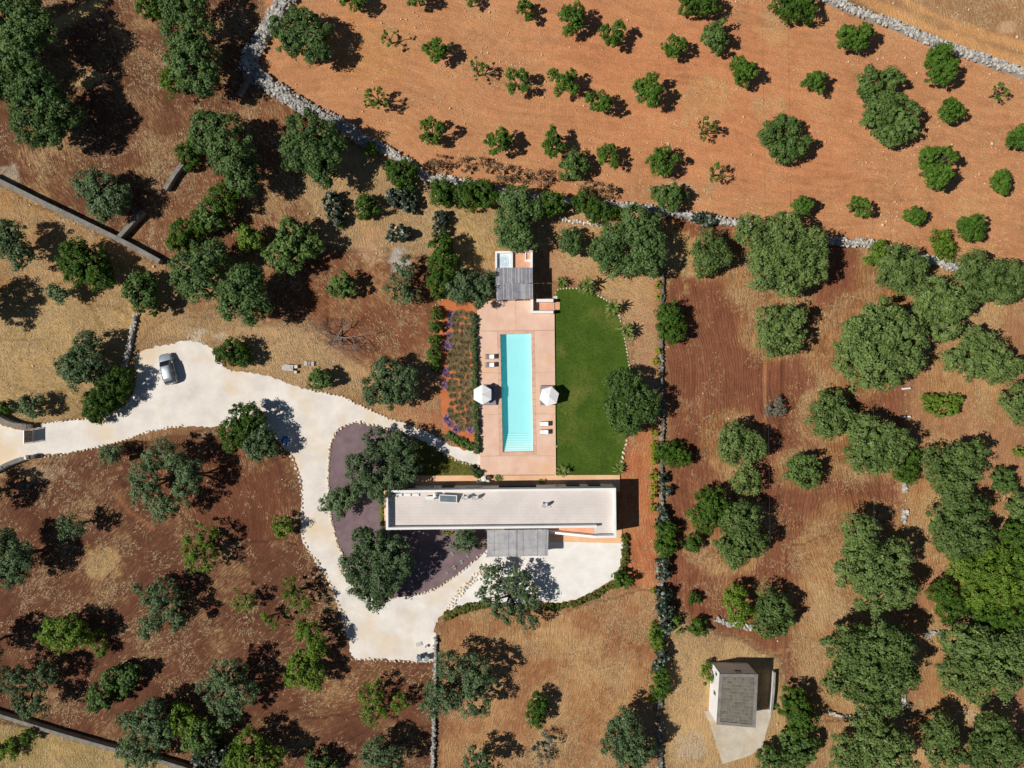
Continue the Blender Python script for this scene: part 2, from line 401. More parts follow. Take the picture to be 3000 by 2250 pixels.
def axis(lo, hi, step, far):
    out = [far*(0.12+0.88*t**2) for t in (1, .8, .6, .4, .2)]
    a = [-o for o in out if -o < lo]
    b = [o for o in out[::-1] if o > hi]
    return np.array(a + list(np.arange(lo, hi+step/2, step)) + b)
gx = axis(-78, 78, 0.4, 900); gy = axis(-60, 60, 0.4, 900)
GX, GY = np.meshgrid(gx, gy, indexing='ij')
gpx = GX*FPX/H+1500; gpy = 1125-GY*FPX/H
wob = (fbm(GX*0.25, GY*0.25, 3, 4)-0.5)*90
soil = np.zeros(GX.shape+(3,)); straw = np.zeros(GX.shape); stony = np.zeros(GX.shape); furr = np.zeros(GX.shape)
fu = GX.copy(); fv = GY.copy(); fang = np.zeros(GX.shape)
for poly, c, st, sn, fw, ang, fe in ZONES:
    d = sdf(gpx, gpy, poly)+wob*min(1, fe/25)*0.6
    w = 1-sstep(-fe, fe, d)
    lum = .3*c[0]+.59*c[1]+.11*c[2]; c = [(.82*q+.18*lum)*1.06 for q in c]
    lin = np.array(srgb(*c)[:3])
    soil = soil*(1-w[..., None])+lin*w[..., None]
    straw = straw*(1-w)+st*w; stony = stony*(1-w)+sn*w; furr = furr*(1-w)+fw*w
    wd = (fbm(GX*0.05, GY*0.05, 17, 3)-0.5)*9
    s = w > 0.5
    fu[s] = (GX*math.cos(ang)+GY*math.sin(ang)+wd)[s]; fv[s] = (-GX*math.sin(ang)+GY*math.cos(ang))[s]; fang[s] = ang+math.pi/2
ROUGH = fbm(GX*.9, GY*.9, 23, 4)
for cx, cy, rx, ry, c, st, sn in DISCS:
    d = np.hypot((gpx-cx)/rx, (gpy-cy)/ry)+wob/60*0.5+(ROUGH-.5)*1.5
    w = (1-sstep(0.62, 1.0, d))*0.8
    lin = np.array(srgb(*c)[:3])
    soil = soil*(1-w[..., None])+lin*w[..., None]
    straw = straw*(1-w)+st*w; stony = stony*(1-w)+sn*w
for line, hw in ((TRACK, 17), (TRACK2, 12)):
    d = dline(gpx, gpy, line)+wob*0.25
    w = (1-sstep(hw*0.5, hw*1.5, d))*0.9
    soil = soil*(1-w[..., None])+np.array(srgb(212, 158, 104)[:3])*w[..., None]
    straw = straw*(1-w)+.12*w; furr = furr*(1-w)
for line, hw, c_ in (([(2205,1010),(2225,930),(2260,880),(2340,860)],3,(196,140,96)),([(2292,1000),(2288,1200),(2282,1420),(2300,1530)],3,(84,46,32)),([(2245,1010),(2240,1300)],2.5,(196,140,96)),([(2560,1170),(2570,1300),(2572,1500)],3,(84,46,32)),
    ([(900,900),(960,930),(962,1000)],3,(96,52,34)),([(955,760),(958,960)],3,(92,50,34)),([(330,1440),(380,1500),(450,1550)],4,(160,110,76)),([(350,1400),(410,1480),(480,1530)],4,(84,50,36)),([(300,30),(360,110),(480,190)],5,(176,130,90)),([(150,75),(230,40),(300,0)],12,(206,176,112)),([(1560,1700),(1870,1900),(1880,2100)],3,(140,86,54))):  # tyre tracks and overhead cable shadows, coloured into the soil
    d = dline(gpx, gpy, line)+wob*.04
    w = (1-sstep(hw*.6, hw*2.2, d))*.7
    soil = soil*(1-w[..., None])+np.array(srgb(*c_)[:3])*w[..., None]
# mown rings in the grass at the left edge
r0 = np.hypot((gpx-130)/1.15, gpy-1000)
w = (1-sstep(120, 170, r0))
s = w > 0.3
fu[s] = (r0/FPX*H)[s]; fv[s] = (np.arctan2(gpy-1000, gpx-130)*4)[s]; fang[s] = (np.arctan2(1000-gpy, gpx-130)+math.pi/2)[s]
EXTRA_HALO = []   # filled by the tree table before the sheet is built

def build_ground():
    global straw, soil
    for cx, cy, r in EXTRA_HALO:
        d = np.hypot(gpx-cx, gpy-cy)+wob*0.35
        w = (1-sstep(r*0.95, r*1.25+10, d))*0.6
        straw += (0.62-straw)*w
        soil[:] = soil*(1-0.4*w[..., None])+np.array(srgb(190, 140, 78)[:3])*0.4*w[..., None]
    gz = -0.004-0.05*fbm(GX*0.6, GY*0.6, 5, 3)
    n, m = GX.shape
    V = np.stack([GX, GY, gz], -1).reshape(-1, 3)
    i, j = np.meshgrid(np.arange(n-1), np.arange(m-1), indexing='ij')
    F = np.stack([i*m+j, (i+1)*m+j, (i+1)*m+j+1, i*m+j+1], -1).reshape(-1, 4)
    ins = (sdf(gpx, gpy, POOL) < 4).ravel()
    F = F[~ins[F].any(1)]
    col = np.concatenate([soil, np.ones(GX.shape+(1,))], -1).reshape(-1, 4)
    at = {'soil': ('FLOAT_COLOR', col), 'straw': ('FLOAT', straw.ravel()), 'stony': ('FLOAT', stony.ravel()),
          'furrow': ('FLOAT', furr.ravel()), 'fu': ('FLOAT', fu.ravel()), 'fv': ('FLOAT', fv.ravel())}
    me = np_mesh('ground', V, F, ground_mat(), True, at)
    g = link('ground', me)
    tag(g, 'red-brown farmland soil with stubble, straw and pale stones', 'ground', kind='structure')

def ground_mat():
    m, nt, b = mat_new('farm_soil')
    A = lambda nme: N(nt, 'ShaderNodeAttribute', attribute_name=nme)
    so = A('soil').outputs['Color']; st = A('straw').outputs['Fac']; sn = A('stony').outputs['Fac']; fw = A('furrow').outputs['Fac']
    cx = N(nt, 'ShaderNodeCombineXYZ'); nt.links.new(A('fu').outputs['Fac'], cx.inputs[0]); nt.links.new(A('fv').outputs['Fac'], cx.inputs[1])
    fvec = cx.outputs[0]
    p = objpos(nt)
    def scaled(v, s):
        q = N(nt, 'ShaderNodeVectorMath', operation='MULTIPLY'); nt.links.new(v, q.inputs[0]); q.inputs[1].default_value = s; return q.outputs[0]
    big = noise(nt, p, 0.13, 5, 0.6); med = noise(nt, p, 0.9, 5, 0.65); fine = noise(nt, p, 5.0, 3, 0.65); grit = noise(nt, p, 13.0, 2, 0.6)
    stre = noise(nt, scaled(fvec, (5.6, 0.85, 1)), 1.0, 3, 0.6)
    stre2 = noise(nt, scaled(fvec, (1.2, 0.16, 1)), 1.0, 4, 0.6)
    # soil tone
    v = math_n(nt, 'ADD', math_n(nt, 'MULTIPLY', big, 0.75), math_n(nt, 'MULTIPLY', med, 0.55))
    v = math_n(nt, 'ADD', v, math_n(nt, 'MULTIPLY', fine, 0.85))
    v = math_n(nt, 'ADD', v, math_n(nt, 'MULTIPLY', math_n(nt, 'SUBTRACT', stre2, 0.5), math_n(nt, 'MULTIPLY_ADD', fw, 1.3, 0.35)))
    tone = math_n(nt, 'MULTIPLY_ADD', v, 1.05, -0.19)
    sc = N(nt, 'ShaderNodeVectorMath', operation='SCALE'); nt.links.new(so, sc.inputs[0]); nt.links.new(tone, sc.inputs['Scale'])
    col = sc.outputs[0]
    # cut straw and dead grass lying along the tillage
    k = math_n(nt, 'ADD', math_n(nt, 'MULTIPLY', stre, 0.72), math_n(nt, 'MULTIPLY', grit, 0.28))
    k = math_n(nt, 'ADD', k, math_n(nt, 'MULTIPLY', math_n(nt, 'SUBTRACT', st, 0.42), 0.42))
    k = math_n(nt, 'ADD', k, math_n(nt, 'MULTIPLY', math_n(nt, 'SUBTRACT', med, 0.5), 0.30))
    k = math_n(nt, 'ADD', k, math_n(nt, 'MULTIPLY', math_n(nt, 'SUBTRACT', big, 0.5), 0.75))
    sf = ramp(nt, k, [(0.42, (0, 0, 0, 1)), (0.70, (1, 1, 1, 1))])
    scol = mixc(nt, fine, srgb(158, 122, 78), srgb(228, 194, 140))
    col = mixc(nt, math_n(nt, 'MULTIPLY', sf, 0.78), col, scol)
    # embedded limestone chips
    vo = N(nt, 'ShaderNodeTexVoronoi'); vo.inputs['Scale'].default_value = 2.1; nt.links.new(p, vo.inputs['Vector'])
    ch = math_n(nt, 'ADD', math_n(nt, 'MULTIPLY', sn, 0.34), math_n(nt, 'MULTIPLY', math_n(nt, 'SUBTRACT', med, 0.62), 0.9))
    cf = math_n(nt, 'MULTIPLY', math_n(nt, 'SUBTRACT', ch, vo.outputs['Distance']), 12.0, clamp=True)
    col = mixc(nt, math_n(nt, 'MULTIPLY', cf, 0.8), col, mixc(nt, grit, srgb(200, 158, 120), srgb(240, 214, 180)))
    nt.links.new(col, b.inputs['Base Color'])
    b.inputs['Roughness'].default_value = 1.0; b.inputs['Specular IOR Level'].default_value = 0.05
    wv = N(nt, 'ShaderNodeTexWave'); wv.wave_type = 'BANDS'; wv.bands_direction = 'X'; wv.inputs['Scale'].default_value = 0.62
    wv.inputs['Distortion'].default_value = 5.0; wv.inputs['Detail'].default_value = 2; nt.links.new(fvec, wv.inputs['Vector'])
    h = math_n(nt, 'MULTIPLY', math_n(nt, 'MULTIPLY', wv.outputs['Fac'], fw), 0.34)
    h = math_n(nt, 'ADD', h, math_n(nt, 'MULTIPLY', fine, 0.9)); h = math_n(nt, 'ADD', h, math_n(nt, 'MULTIPLY', sf, 0.5))
    h = math_n(nt, 'ADD', h, math_n(nt, 'MULTIPLY', stre, 0.5))
    bumpn(nt, b, h, 0.8, 0.16)
    return m

def sheet(name, poly_px, z, mat, jitter=0.1, step=0.35, smooth=True, kind='structure', label=None, cat=None, parent=None, seed=1):
    pts = [P(*q) for q in poly_px]
    if smooth: pts = smooth_path(pts, step, True)
    else:
        o = []
        for a, b_ in zip(pts, pts[1:]+pts[:1]):
            m_ = max(1, int((b_-a).length/step)); o += [a.lerp(b_, k/m_) for k in range(m_)]
        pts = o
    r = random.Random(seed)
    if jitter: pts = [Vector((q[0]+r.gauss(0, jitter), q[1]+r.gauss(0, jitter))) for q in pts]
    mb = MB(); mb.prism([(q[0], q[1]) for q in pts], -0.06, z)
    o = mb.build(name, mat, parent)
    tag(o, label, cat, kind=kind)
    return o

GRAVEL = mottled('white_gravel', srgb(206, 196, 186), srgb(236, 230, 222), 0.35, 16, 0.95, 0.35, 0.03, 0.1, (srgb(218, 198, 170), 0.12, 0.5, 0.66))
GRAVEL2 = mottled('bright_gravel', srgb(218, 212, 204), srgb(240, 236, 230), 0.5, 16, 0.95, 0.3, 0.03, 0.1)
LAVA = mottled('purple_grey_chippings', srgb(106, 88, 92), srgb(136, 116, 120), 0.6, 16, 0.95, 0.4, 0.03, 0.1)
LAWNM = mottled('lawn_turf', srgb(56, 80, 22), srgb(84, 106, 36), 0.35, 5, 0.95, 0.4, 0.03, 0.1, (srgb(106, 112, 52), 0.16, 0.52, 0.7))
SOILB = mottled('bed_soil', srgb(176, 96, 54), srgb(204, 126, 80), 0.8, 9, 0.95, 0.5, 0.04, 0.1)
GRASSM = mottled('garden_turf', srgb(92, 92, 34), srgb(132, 124, 58), 0.5, 6, 0.95, 0.4, 0.03, 0.1)
sheet('driveway', DRIVE, 0.012, GRAVEL, 0.10, label='white gravel driveway sweeping from the gate to the house', cat='driveway')
sheet('gravel_terrace', TERRACE, 0.02, GRAVEL2, 0.06, label='bright white gravel terrace below the house', cat='terrace')
sheet('chippings_bed', BED, 0.028, LAVA, 0.03, label='purple-grey chippings bed with stone edging left of house', cat='bed')
sheet('lawn', LAWN, 0.036, LAWNM, 0.04, label='green mown lawn beside the pool deck', cat='lawn')
sheet('flower_bed', LAVBED, 0.010, SOILB, 0.08, label='orange soil bed planted with lavender left of pool', cat='bed')
sheet('grass_bed', GRASSBED, 0.033, GRASSM, 0.05, label='yellow-green grass bed between path and house', cat='bed')
# ------------------------------------------------------------------ tree table: kind, region, [blobs (px, py, r[, ry])], options
# crowns are noted where the photo shows them; P() sets them back to their true place for their height
TREES = [
 # upper left field
 ('carob','nw',[(25,30,105),(95,80,60),(60,150,60)],{}),('carob','nw',[(15,235,60),(40,190,50)],{}),
 ('carob','nw',[(-135,40,90),(-140,150,80)],{'zc':7.5}),
 ('carob','nw',[(118,270,72),(110,345,80),(165,330,60),(150,395,40)],{'zc':5.4}),
 ('carob','nw',[(545,20,66),(557,115,70),(579,200,74),(600,240,40)],{'zc':4.8}),('lime','nw',[(513,245,38),(520,210,30)],{'zc':2.2}),('shrub','nw',[(445,8,45)],{}),
 ('olive','nw',[(300,560,60),(260,545,42),(335,590,50),(300,610,40)],{'zc':3.2}),
 ('carob','nw',[(640,400,72),(610,380,50),(690,470,66),(715,525,46)],{'zc':5.0}),('shrub','nw',[(557,455,40)],{}),
 ('carob','nw',[(915,400,74),(880,440,60),(950,440,64),(940,500,46)],{'zc':4.8}),
 ('shrub','nw',[(655,584,46),(690,560,26)],{'zc':2.4}),('fig','nw',[(615,633,44)],{'zc':2.4}),('shrub','nw',[(535,691,48),(580,660,30)],{'zc':2.0}),
 ('lime','nw',[(735,705,36),(722,690,28)],{}),('fig','nw',[(865,700,56),(815,748,42),(850,765,40),(905,720,40)],{'zc':3.0}),
 ('carob','nw',[(560,800,60),(600,770,52),(590,840,50),(625,745,42)],{'zc':4.0}),('carob','nw',[(712,850,66),(690,890,52),(745,900,48),(730,820,40)],{'zc':5.0}),
 # left of the drive
 ('fig','west',[(420,850,50),(430,885,40),(400,825,30)],{'zc':2.3}),('shrub','west',[(225,750,50),(270,780,56),(300,815,36),(225,795,40)],{'zc':2.8}),
 ('olive','west',[(30,680,40),(50,740,42),(15,720,40)],{'zc':3.8}),('olive','west',[(181,857,36,24),(160,850,20)],{'zc':2.6}),
 ('olive','west',[(-85,890,74)],{'zc':4.0}),
 ('olive','west',[(255,1008,38),(205,1075,42),(275,1075,44),(235,1045,36),(225,1105,36)],{'zc':3.0}),
 ('shrub','west',[(352,1115,44),(312,1160,52),(285,1192,46)],{'zc':1.8}),('shrub','west',[(685,1033,54,42)],{'zc':1.7}),
 ('olive','west',[(87,1190,40,32)],{'zc':2.0}),('shrub','west',[(8,1195,22)],{}),
 ('shrub','west',[(722,1228,48),(690,1270,52)],{'zc':2.6}),('olive','west',[(762,1272,34),(745,1305,34),(785,1310,32),(760,1328,26)],{'zc':2.8}),
 # brown field below the drive
 ('olive','sw',[(322,1331,30)],{'zc':2.2}),
 ('olive','sw',[(470,1333,48),(427,1395,46),(425,1445,46),(481,1488,40),(557,1389,42),(545,1440,36),(515,1345,36)],{'zc':4.0,'open':1}),
 ('olive','sw',[(-65,1450,56)],{'zc':4.0}),('olive','sw',[(40,1625,50),(15,1590,40),(62,1660,40),(20,1680,40)],{'zc':4.2}),
 ('olive','sw',[(200,1525,24),(225,1550,26),(192,1555,20)],{'zc':3.2,'open':1}),('lime','sw',[(590,1580,50),(600,1640,46),(570,1620,40)],{'zc':2.6,'thin':1}),
 ('olive','sw',[(427,1735,32),(481,1732,42),(445,1818,33),(517,1803,36),(430,1845,24),(460,1775,24)],{'zc':3.2,'open':1}),
 ('lime','sw',[(160,1850,48),(205,1842,46),(235,1860,36),(190,1880,34)],{'zc':2.8}),('lime','sw',[(290,1870,22),(300,1905,20)],{'zc':1.2}),
 ('olive','sw',[(123,1983,40),(65,1995,40),(98,2070,40),(60,2055,25),(10,1985,40)],{'zc':3.6,'open':1}),('olive','sw',[(-55,1900,60)],{'zc':4.5}),
 ('fig','sw',[(300,2035,40),(345,2000,46),(385,1970,30),(285,2055,28)],{'zc':1.8}),
 ('olive','sw',[(611,2015,32),(669,1970,48),(705,2030,46),(676,2082,38),(640,2060,26)],{'zc':3.8,'open':1}),
 ('olive','sw',[(380,2117,34),(445,2095,48),(481,2155,40),(430,2130,36)],{'zc':3.2}),('lime','sw',[(535,2106,42),(560,2130,34)],{'zc':2.6}),('fig','sw',[(600,2150,50),(570,2170,34)],{'zc':2.4}),
 ('olive','sw',[(376,2190,38),(434,2212,38),(400,2220,30)],{'zc':2.8,'open':1}),('pear','sw',[(600,2215,40),(650,2225,36),(625,2190,30)],{'zc':1.0}),
 ('lime','sw',[(730,2205,62),(785,2225,46),(700,2235,40)],{'zc':3.4}),('lime','sw',[(22,2192,34)],{'zc':1.0}),('shrub','sw',[(83,2152,22)],{'zc':1.2}),
 ('lime','sw',[(714,1758,38)],{'zc':2.0,'thin':1}),('lime','sw',[(855,1720,32),(872,1768,36)],{'zc':2.8,'thin':1}),('lime','sw',[(794,1820,24),(780,1808,16)],{'zc':1.8,'thin':1}),
 ('lime','sw',[(900,1850,34),(924,1896,34)],{'zc':3.2}),('lime','sw',[(880,1965,46),(915,1985,38),(890,1930,30)],{'zc':2.6}),
 ('lime','sw',[(1085,2030,40),(1092,2080,38),(1085,2120,24)],{'zc':2.4,'thin':1}),('lime','sw',[(1174,2052,32)],{'zc':1.8,'thin':1}),
 ('fig','sw',[(930,2228,32),(960,2245,26)],{'zc':1.6}),('olive','sw',[(1105,2205,44),(1150,2225,40)],{'zc':3.4}),
 # around the drive and the house
 ('olive','drive',[(1095,1148,38),(1128,1088,42),(1182,1142,40),(1140,1160,34),(1188,1100,34)],{'zc':3.2}),('fig','drive',[(935,1112,38,30)],{'zc':1.8}),
 ('olive','drive',[(1110,1300,46),(1172,1308,44),(1050,1368,42),(1190,1370,46),(1150,1405,40),(1082,1415,44),(1120,1440,36)],{'zc':3.6}),
 ('olive','drive',[(955,1475,22),(998,1465,36),(1025,1448,28),(1000,1490,24)],{'zc':2.0}),
 ('olive','drive',[(1080,1590,54),(1040,1655,46),(1142,1618,56),(1060,1705,46),(1130,1700,52),(1168,1650,44),(1100,1755,34)],{'zc':4.2}),
 ('olive','drive',[(1362,1585,36,34)],{'zc':1.5}),
 ('olive','drive',[(1440,1680,32),(1438,1738,35),(1468,1785,30),(1518,1708,40),(1545,1750,38),(1500,1800,32),(1550,1822,24)],{'zc':3.0,'open':1}),
 ('lime','drive',[(827,1541,30)],{'zc':1.8}),('shrub','drive',[(1823,1700,27)],{'zc':1.2}),
 ('olive','drive',[(1286,2017,44),(1322,1950,44),(1398,1975,52),(1387,2055,48),(1315,2058,34),(1264,2075,28)],{'zc':4.0,'open':1}),
 # lower middle
 ('olive','south',[(1398,2225,40),(1430,2240,34)],{'zc':3.2,'open':1}),('shrub','south',[(1577,2062,30),(1570,2100,30)],{'zc':1.7}),('grey','south',[(1600,2185,38),(1580,2215,34)],{'zc':1.2,'thin':1}),
 ('olive','south',[(1830,2128,48),(1868,2190,48),(1800,2175,40),(1850,2235,44)],{'zc':4.0}),
 # left of the pool house
 ('shrub','mid',[(1180,508,50,46)],{'zc':2.0}),('pear','mid',[(1172,580,34),(1200,600,26)],{'zc':1.0}),('pear','mid',[(975,590,28),(985,630,26)],{'zc':1.0}),('lime','mid',[(990,655,16)],{'zc':.6}),
 ('shrub','mid',[(1074,608,37)],{'zc':1.4}),('shrub','mid',[(1300,565,42),(1368,572,44),(1425,572,40)],{'zc':1.7}),('pear','mid',[(1168,685,34,24)],{'zc':.9}),('pear','mid',[(1292,640,20),(1288,675,20)],{'zc':.9}),
 ('shrub','mid',[(1091,440,20)],{'zc':1.2}),('shrub','mid',[(1295,720,34),(1300,770,44),(1290,830,40)],{'zc':2.4,'tall':1}),('olive','mid',[(1370,838,50),(1432,828,36),(1345,852,38),(1400,865,34)],{'zc':2.8}),
 ('fig','mid',[(1005,838,42,38)],{'zc':1.8}),('olive','mid',[(1185,800,40),(1165,850,40),(1200,860,30)],{'zc':2.2,'thin':1}),
 ('shrub','mid',[(1278,920,18),(1276,960,18)],{'zc':.8}),('shrub','mid',[(1274,1000,18),(1272,1040,20),(1274,1070,18)],{'zc':.8}),
 # by the pool house
 ('carob','ph',[(1508,588,44),(1500,648,50),(1548,618,40),(1522,698,42),(1480,690,30)],{'zc':3.4}),('shrub','ph',[(1615,598,44,36)],{'zc':2.4}),('shrub','ph',[(1708,590,32),(1745,618,34),(1780,622,24)],{'zc':1.8}),
 ('carob','ph',[(1675,706,38,40)],{'zc':2.0}),('carob','ph',[(1798,695,44),(1768,740,40),(1792,772,36)],{'zc':3.4}),('carob','ph',[(1872,655,52),(1892,705,48),(1900,758,48),(1852,778,34)],{'zc':4.0}),
 ('olive','ph',[(1828,1128,52),(1808,1190,46),(1872,1170,50),(1858,1232,44),(1896,1205,36),(1822,1240,32)],{'zc':3.4,'pale':1}),
 ('yellow','ph',[(1812,632,14)],{'zc':.6}),('yellow','ph',[(1832,628,12)],{'zc':.6}),('pear','ph',[(2050,640,20),(2080,645,20)],{'zc':.8}),
 # orchard, first to fourth row and right end
 ('almond','o0',[(1035,-6,38)],{}),('almond','o0',[(1225,-10,34)],{}),('almond','o0',[(1380,0,20)],{}),
 ('carob','o1',[(888,80,50),(858,125,42),(932,112,46),(815,78,26),(930,160,36),(870,60,30)],{'zc':3.2}),
 ('almond','o1',[(1140,105,30)],{'thin':1}),('almond','o1',[(1280,147,36)],{}),('almond','o1',[(1400,200,34)],{'thin':1}),('almond','o1',[(1540,25,34)],{}),('almond','o1',[(1682,52,38,46)],{}),
 ('almond','o1',[(1792,100,38,40)],{}),('almond','o1',[(1975,138,36)],{}),('fig','o1',[(2098,112,40,46)],{'zc':2.0}),('shrub','o1',[(2030,5,42),(2070,12,36)],{'zc':2.0}),
 ('shrub','o1',[(2310,15,45),(2350,25,42)],{'zc':2.0}),('almond','o1',[(2485,104,36),(2525,106,36)],{'full':1}),
 ('almond','o2',[(1105,285,42,38)],{'thin':1}),('almond','o2',[(1520,238,42,40)],{}),('almond','o2',[(1652,240,44)],{}),('almond','o2',[(1758,300,50,36)],{}),('almond','o2',[(1903,265,44,52)],{}),
 ('almond','o2',[(2177,210,38,46)],{}),('almond','o2',[(2390,238,38,34)],{}),('almond','o2',[(2752,165,40),(2762,205,40)],{'full':1}),('almond','o2',[(2932,264,36,32)],{'thin':1}),
 ('fig','o2',[(2548,240,40),(2612,232,32),(2585,310,44),(2642,330,46),(2565,352,42),(2612,388,42),(2655,372,36)],{'zc':2.6}),('almond','o2',[(2786,322,38,36)],{'full':1}),
 ('almond','o3',[(1262,385,34,40)],{}),('almond','o3',[(1463,418,38,42)],{}),('almond','o3',[(1620,418,38,44)],{}),('fig','o3',[(1680,487,46,42)],{'zc':1.6}),('almond','o3',[(1780,458,38)],{}),
 ('almond','o3',[(1940,470,46,42)],{}),('almond','o3',[(2065,375,36)],{'thin':1}),('almond','o3',[(2098,502,34)],{'thin':1}),('fig','o3',[(2255,395,36),(2292,362,26),(2300,440,44),(2340,430,32),(2325,372,24)],{'zc':2.2}),
 ('almond','o3',[(2725,462,34),(2770,455,30),(2758,520,40),(2725,510,30)],{'full':1}),('almond','o3',[(2985,405,42,38)],{'full':1}),
 ('fig','o4',[(1960,578,50,42)],{'zc':1.6}),('almond','o4',[(2353,600,34,28)],{'full':1}),('almond','o4',[(2516,607,42,30)],{}),('almond','o4',[(2677,631,34,26)],{'full':1}),
 ('almond','o4',[(2845,668,46,40)],{'full':1}),('almond','o4',[(2935,532,36)],{'full':1}),('lime','o4',[(2752,700,28),(2770,735,28)],{'zc':1.2}),
 # ploughed field right of the lawn
 ('carob','east',[(2200,680,46),(2290,700,74),(2370,720,56),(2330,790,76),(2240,805,50),(2390,780,40),(2260,740,60)],{'zc':4.6}),('lime','east',[(2567,747,36)],{'zc':1.6}),
 ('carob','east',[(2640,775,62),(2660,810,54),(2610,800,44)],{'zc':3.6}),('carob','east',[(2540,980,80),(2620,990,84),(2560,1070,80),(2640,1050,64),(2500,1040,60),(2590,930,50)],{'zc':5.2}),
 ('carob','east',[(2260,945,54),(2310,975,56),(2262,1005,40),(2320,930,36)],{'zc':3.4}),('grey','east',[(2272,1195,30,28)],{'zc':.8}),('carob','east',[(2433,1190,48),(2420,1235,46),(2465,1225,42)],{'zc':3.0}),
 ('carob','east',[(2545,1275,64),(2600,1300,62),(2530,1335,52),(2590,1345,46)],{'zc':4.0}),('shrub','east',[(2655,1385,32),(2672,1338,26)],{'zc':1.6}),('carob','east',[(2352,1380,50,52)],{'zc':2.4,'pale':1}),
 ('carob','east',[(2150,1285,46),(2195,1310,48),(2140,1320,34)],{'zc':3.2}),('carob','east',[(2188,1408,38,42)],{'zc':2.4}),('shrub','east',[(2085,1470,44),(2065,1515,46),(2110,1500,36)],{'zc':2.8}),
 ('shrub','east',[(2030,1590,30,26)],{'zc':1.4}),('carob','east',[(2170,1525,58),(2190,1580,60),(2140,1590,44),(2160,1620,40)],{'zc':3.8}),('carob','east',[(2077,722,42),(2070,765,44),(2100,745,40)],{'zc':2.8}),
 ('carob','east',[(2520,1560,54),(2535,1640,74),(2610,1640,62),(2570,1725,70),(2640,1730,42),(2500,1680,50)],{'zc':5.0}),
 ('carob','east',[(2490,1900,70),(2580,1890,80),(2540,1970,90),(2620,1970,68),(2560,2040,64),(2470,1980,56)],{'zc':5.8}),
 ('carob','east',[(2262,1775,46),(2255,1820,46),(2290,1810,36)],{'zc':3.0}),('lime','east',[(2150,1745,38),(2165,1795,38)],{'zc':2.4}),('shrub','east',[(2035,1752,20,18)],{'zc':.8}),('shrub','east',[(2045,1835,26)],{'zc':1.0}),
 # right edge
 ('carob','far',[(2730,865,54),(2785,890,56),(2770,955,48),(2715,910,40)],{'zc':4.2}),('carob','far',[(2848,795,52),(2912,812,56),(2945,850,44),(2965,800,36),(2870,850,44)],{'zc':4.0}),
 ('carob','far',[(2862,995,42),(2825,1055,54),(2895,1060,60),(2960,1075,38)],{'zc':3.8}),('yellow','far',[(2725,1180,28),(2770,1190,36),(2800,1175,22)],{'zc':1.2,'olivey':1}),
 ('carob','far',[(2760,1360,52),(2830,1345,56),(2800,1400,52),(2785,1445,44)],{'zc':3.6}),('fig','far',[(2935,1408,34,38)],{'zc':1.6}),('carob','far',[(2985,1180,44,56)],{'zc':3.4}),('yellow','far',[(2990,1325,24,14)],{'zc':.8,'olivey':1}),
 ('carob','far',[(2985,1500,36,52)],{'zc':2.6}),('carob','far',[(2770,1540,52),(2832,1508,60),(2862,1580,56),(2795,1590,48)],{'zc':4.4}),
 ('lime','far',[(2832,1668,50),(2900,1650,56),(2932,1722,56),(2870,1735,52),(2965,1640,46),(2985,1730,40)],{'zc':4.2}),('shrub','far',[(2762,1735,40),(2785,1780,42)],{'zc':2.8}),('shrub','far',[(2980,1580,50),(2990,1660,40)],{'zc':3.6}),
 ('carob','far',[(2830,1890,70),(2910,1925,80),(2850,2005,54),(2965,1900,60),(2790,1975,44),(2940,1990,50)],{'zc':4.8}),('shrub','far',[(2960,1810,50),(2890,1815,44)],{'zc':3.2}),
 ('shrub','far',[(2325,2060,46),(2345,2105,46)],{'zc':2.6}),('fig','far',[(2310,2165,28)],{'zc':1.4}),('fig','far',[(2335,2205,44),(2260,2225,40),(2370,2190,32)],{'zc':2.0}),
 ('carob','far',[(2555,2150,62),(2490,2210,56),(2620,2210,64),(2560,2220,56)],{'zc':4.6}),('carob','far',[(2755,2150,50),(2765,2205,52)],{'zc':3.8}),('carob','far',[(2910,2150,62),(2960,2200,62),(2860,2215,52)],{'zc':4.4}),
 # boundary wall between the garden and the ploughed field
 ('shrub','line',[(1962,920,38),(1968,970,42)],{'zc':1.8}),('shrub','line',[(1955,1325,34),(1990,1335,36)],{'zc':1.4}),('shrub','line',[(1950,1555,30),(1950,1600,32)],{'zc':1.6}),
 ('pear','line',[(1943,1520,18),(1938,1495,14)],{'zc':.8}),('pear','line',[(1940,1645,18),(1942,1680,20)],{'zc':1.0}),('pear','line',[(1942,1740,22),(1946,1775,24)],{'zc':1.2}),('pear','line',[(1936,1920,20),(1930,1955,20)],{'zc':1.2}),
 ('lime','line',[(1922,1850,22),(1928,1885,22)],{'zc':1.0}),('shrub','line',[(1936,1980,26),(1936,2022,27)],{'zc':1.6}),('lime','line',[(1985,1830,30)],{'zc':.8,'thin':1}),('lime','line',[(2068,1955,16),(2068,1985,16)],{'zc':1.2}),
 ('pear','line',[(1950,1800,20),(1955,1835,18)],{'zc':1.0}),('pear','line',[(1945,1405,16),(1955,1440,16)],{'zc':.7}),
 ('yellow','line',[(1930,835,11)],{'zc':.5}),('yellow','line',[(1930,870,10)],{'zc':.5}),('yellow','line',[(1918,1268,11)],{'zc':.5}),('yellow','line',[(1916,1305,13),(1916,1325,12)],{'zc':.5}),('yellow','line',[(1915,1350,12)],{'zc':.5}),
 ('yellow','line',[(1915,1390,12),(1915,1408,12)],{'zc':.5}),('yellow','line',[(1914,1435,12)],{'zc':.5}),('yellow','line',[(1913,1458,10),(1912,1485,11)],{'zc':.5}),('yellow','line',[(1915,1730,11)],{'zc':.5}),('yellow','line',[(1922,1060,12),(1926,1030,10)],{'zc':.5}),
 ('yellow','line',[(1908,2050,12)],{'zc':.5}),
 # dry scrub by the orchard wall
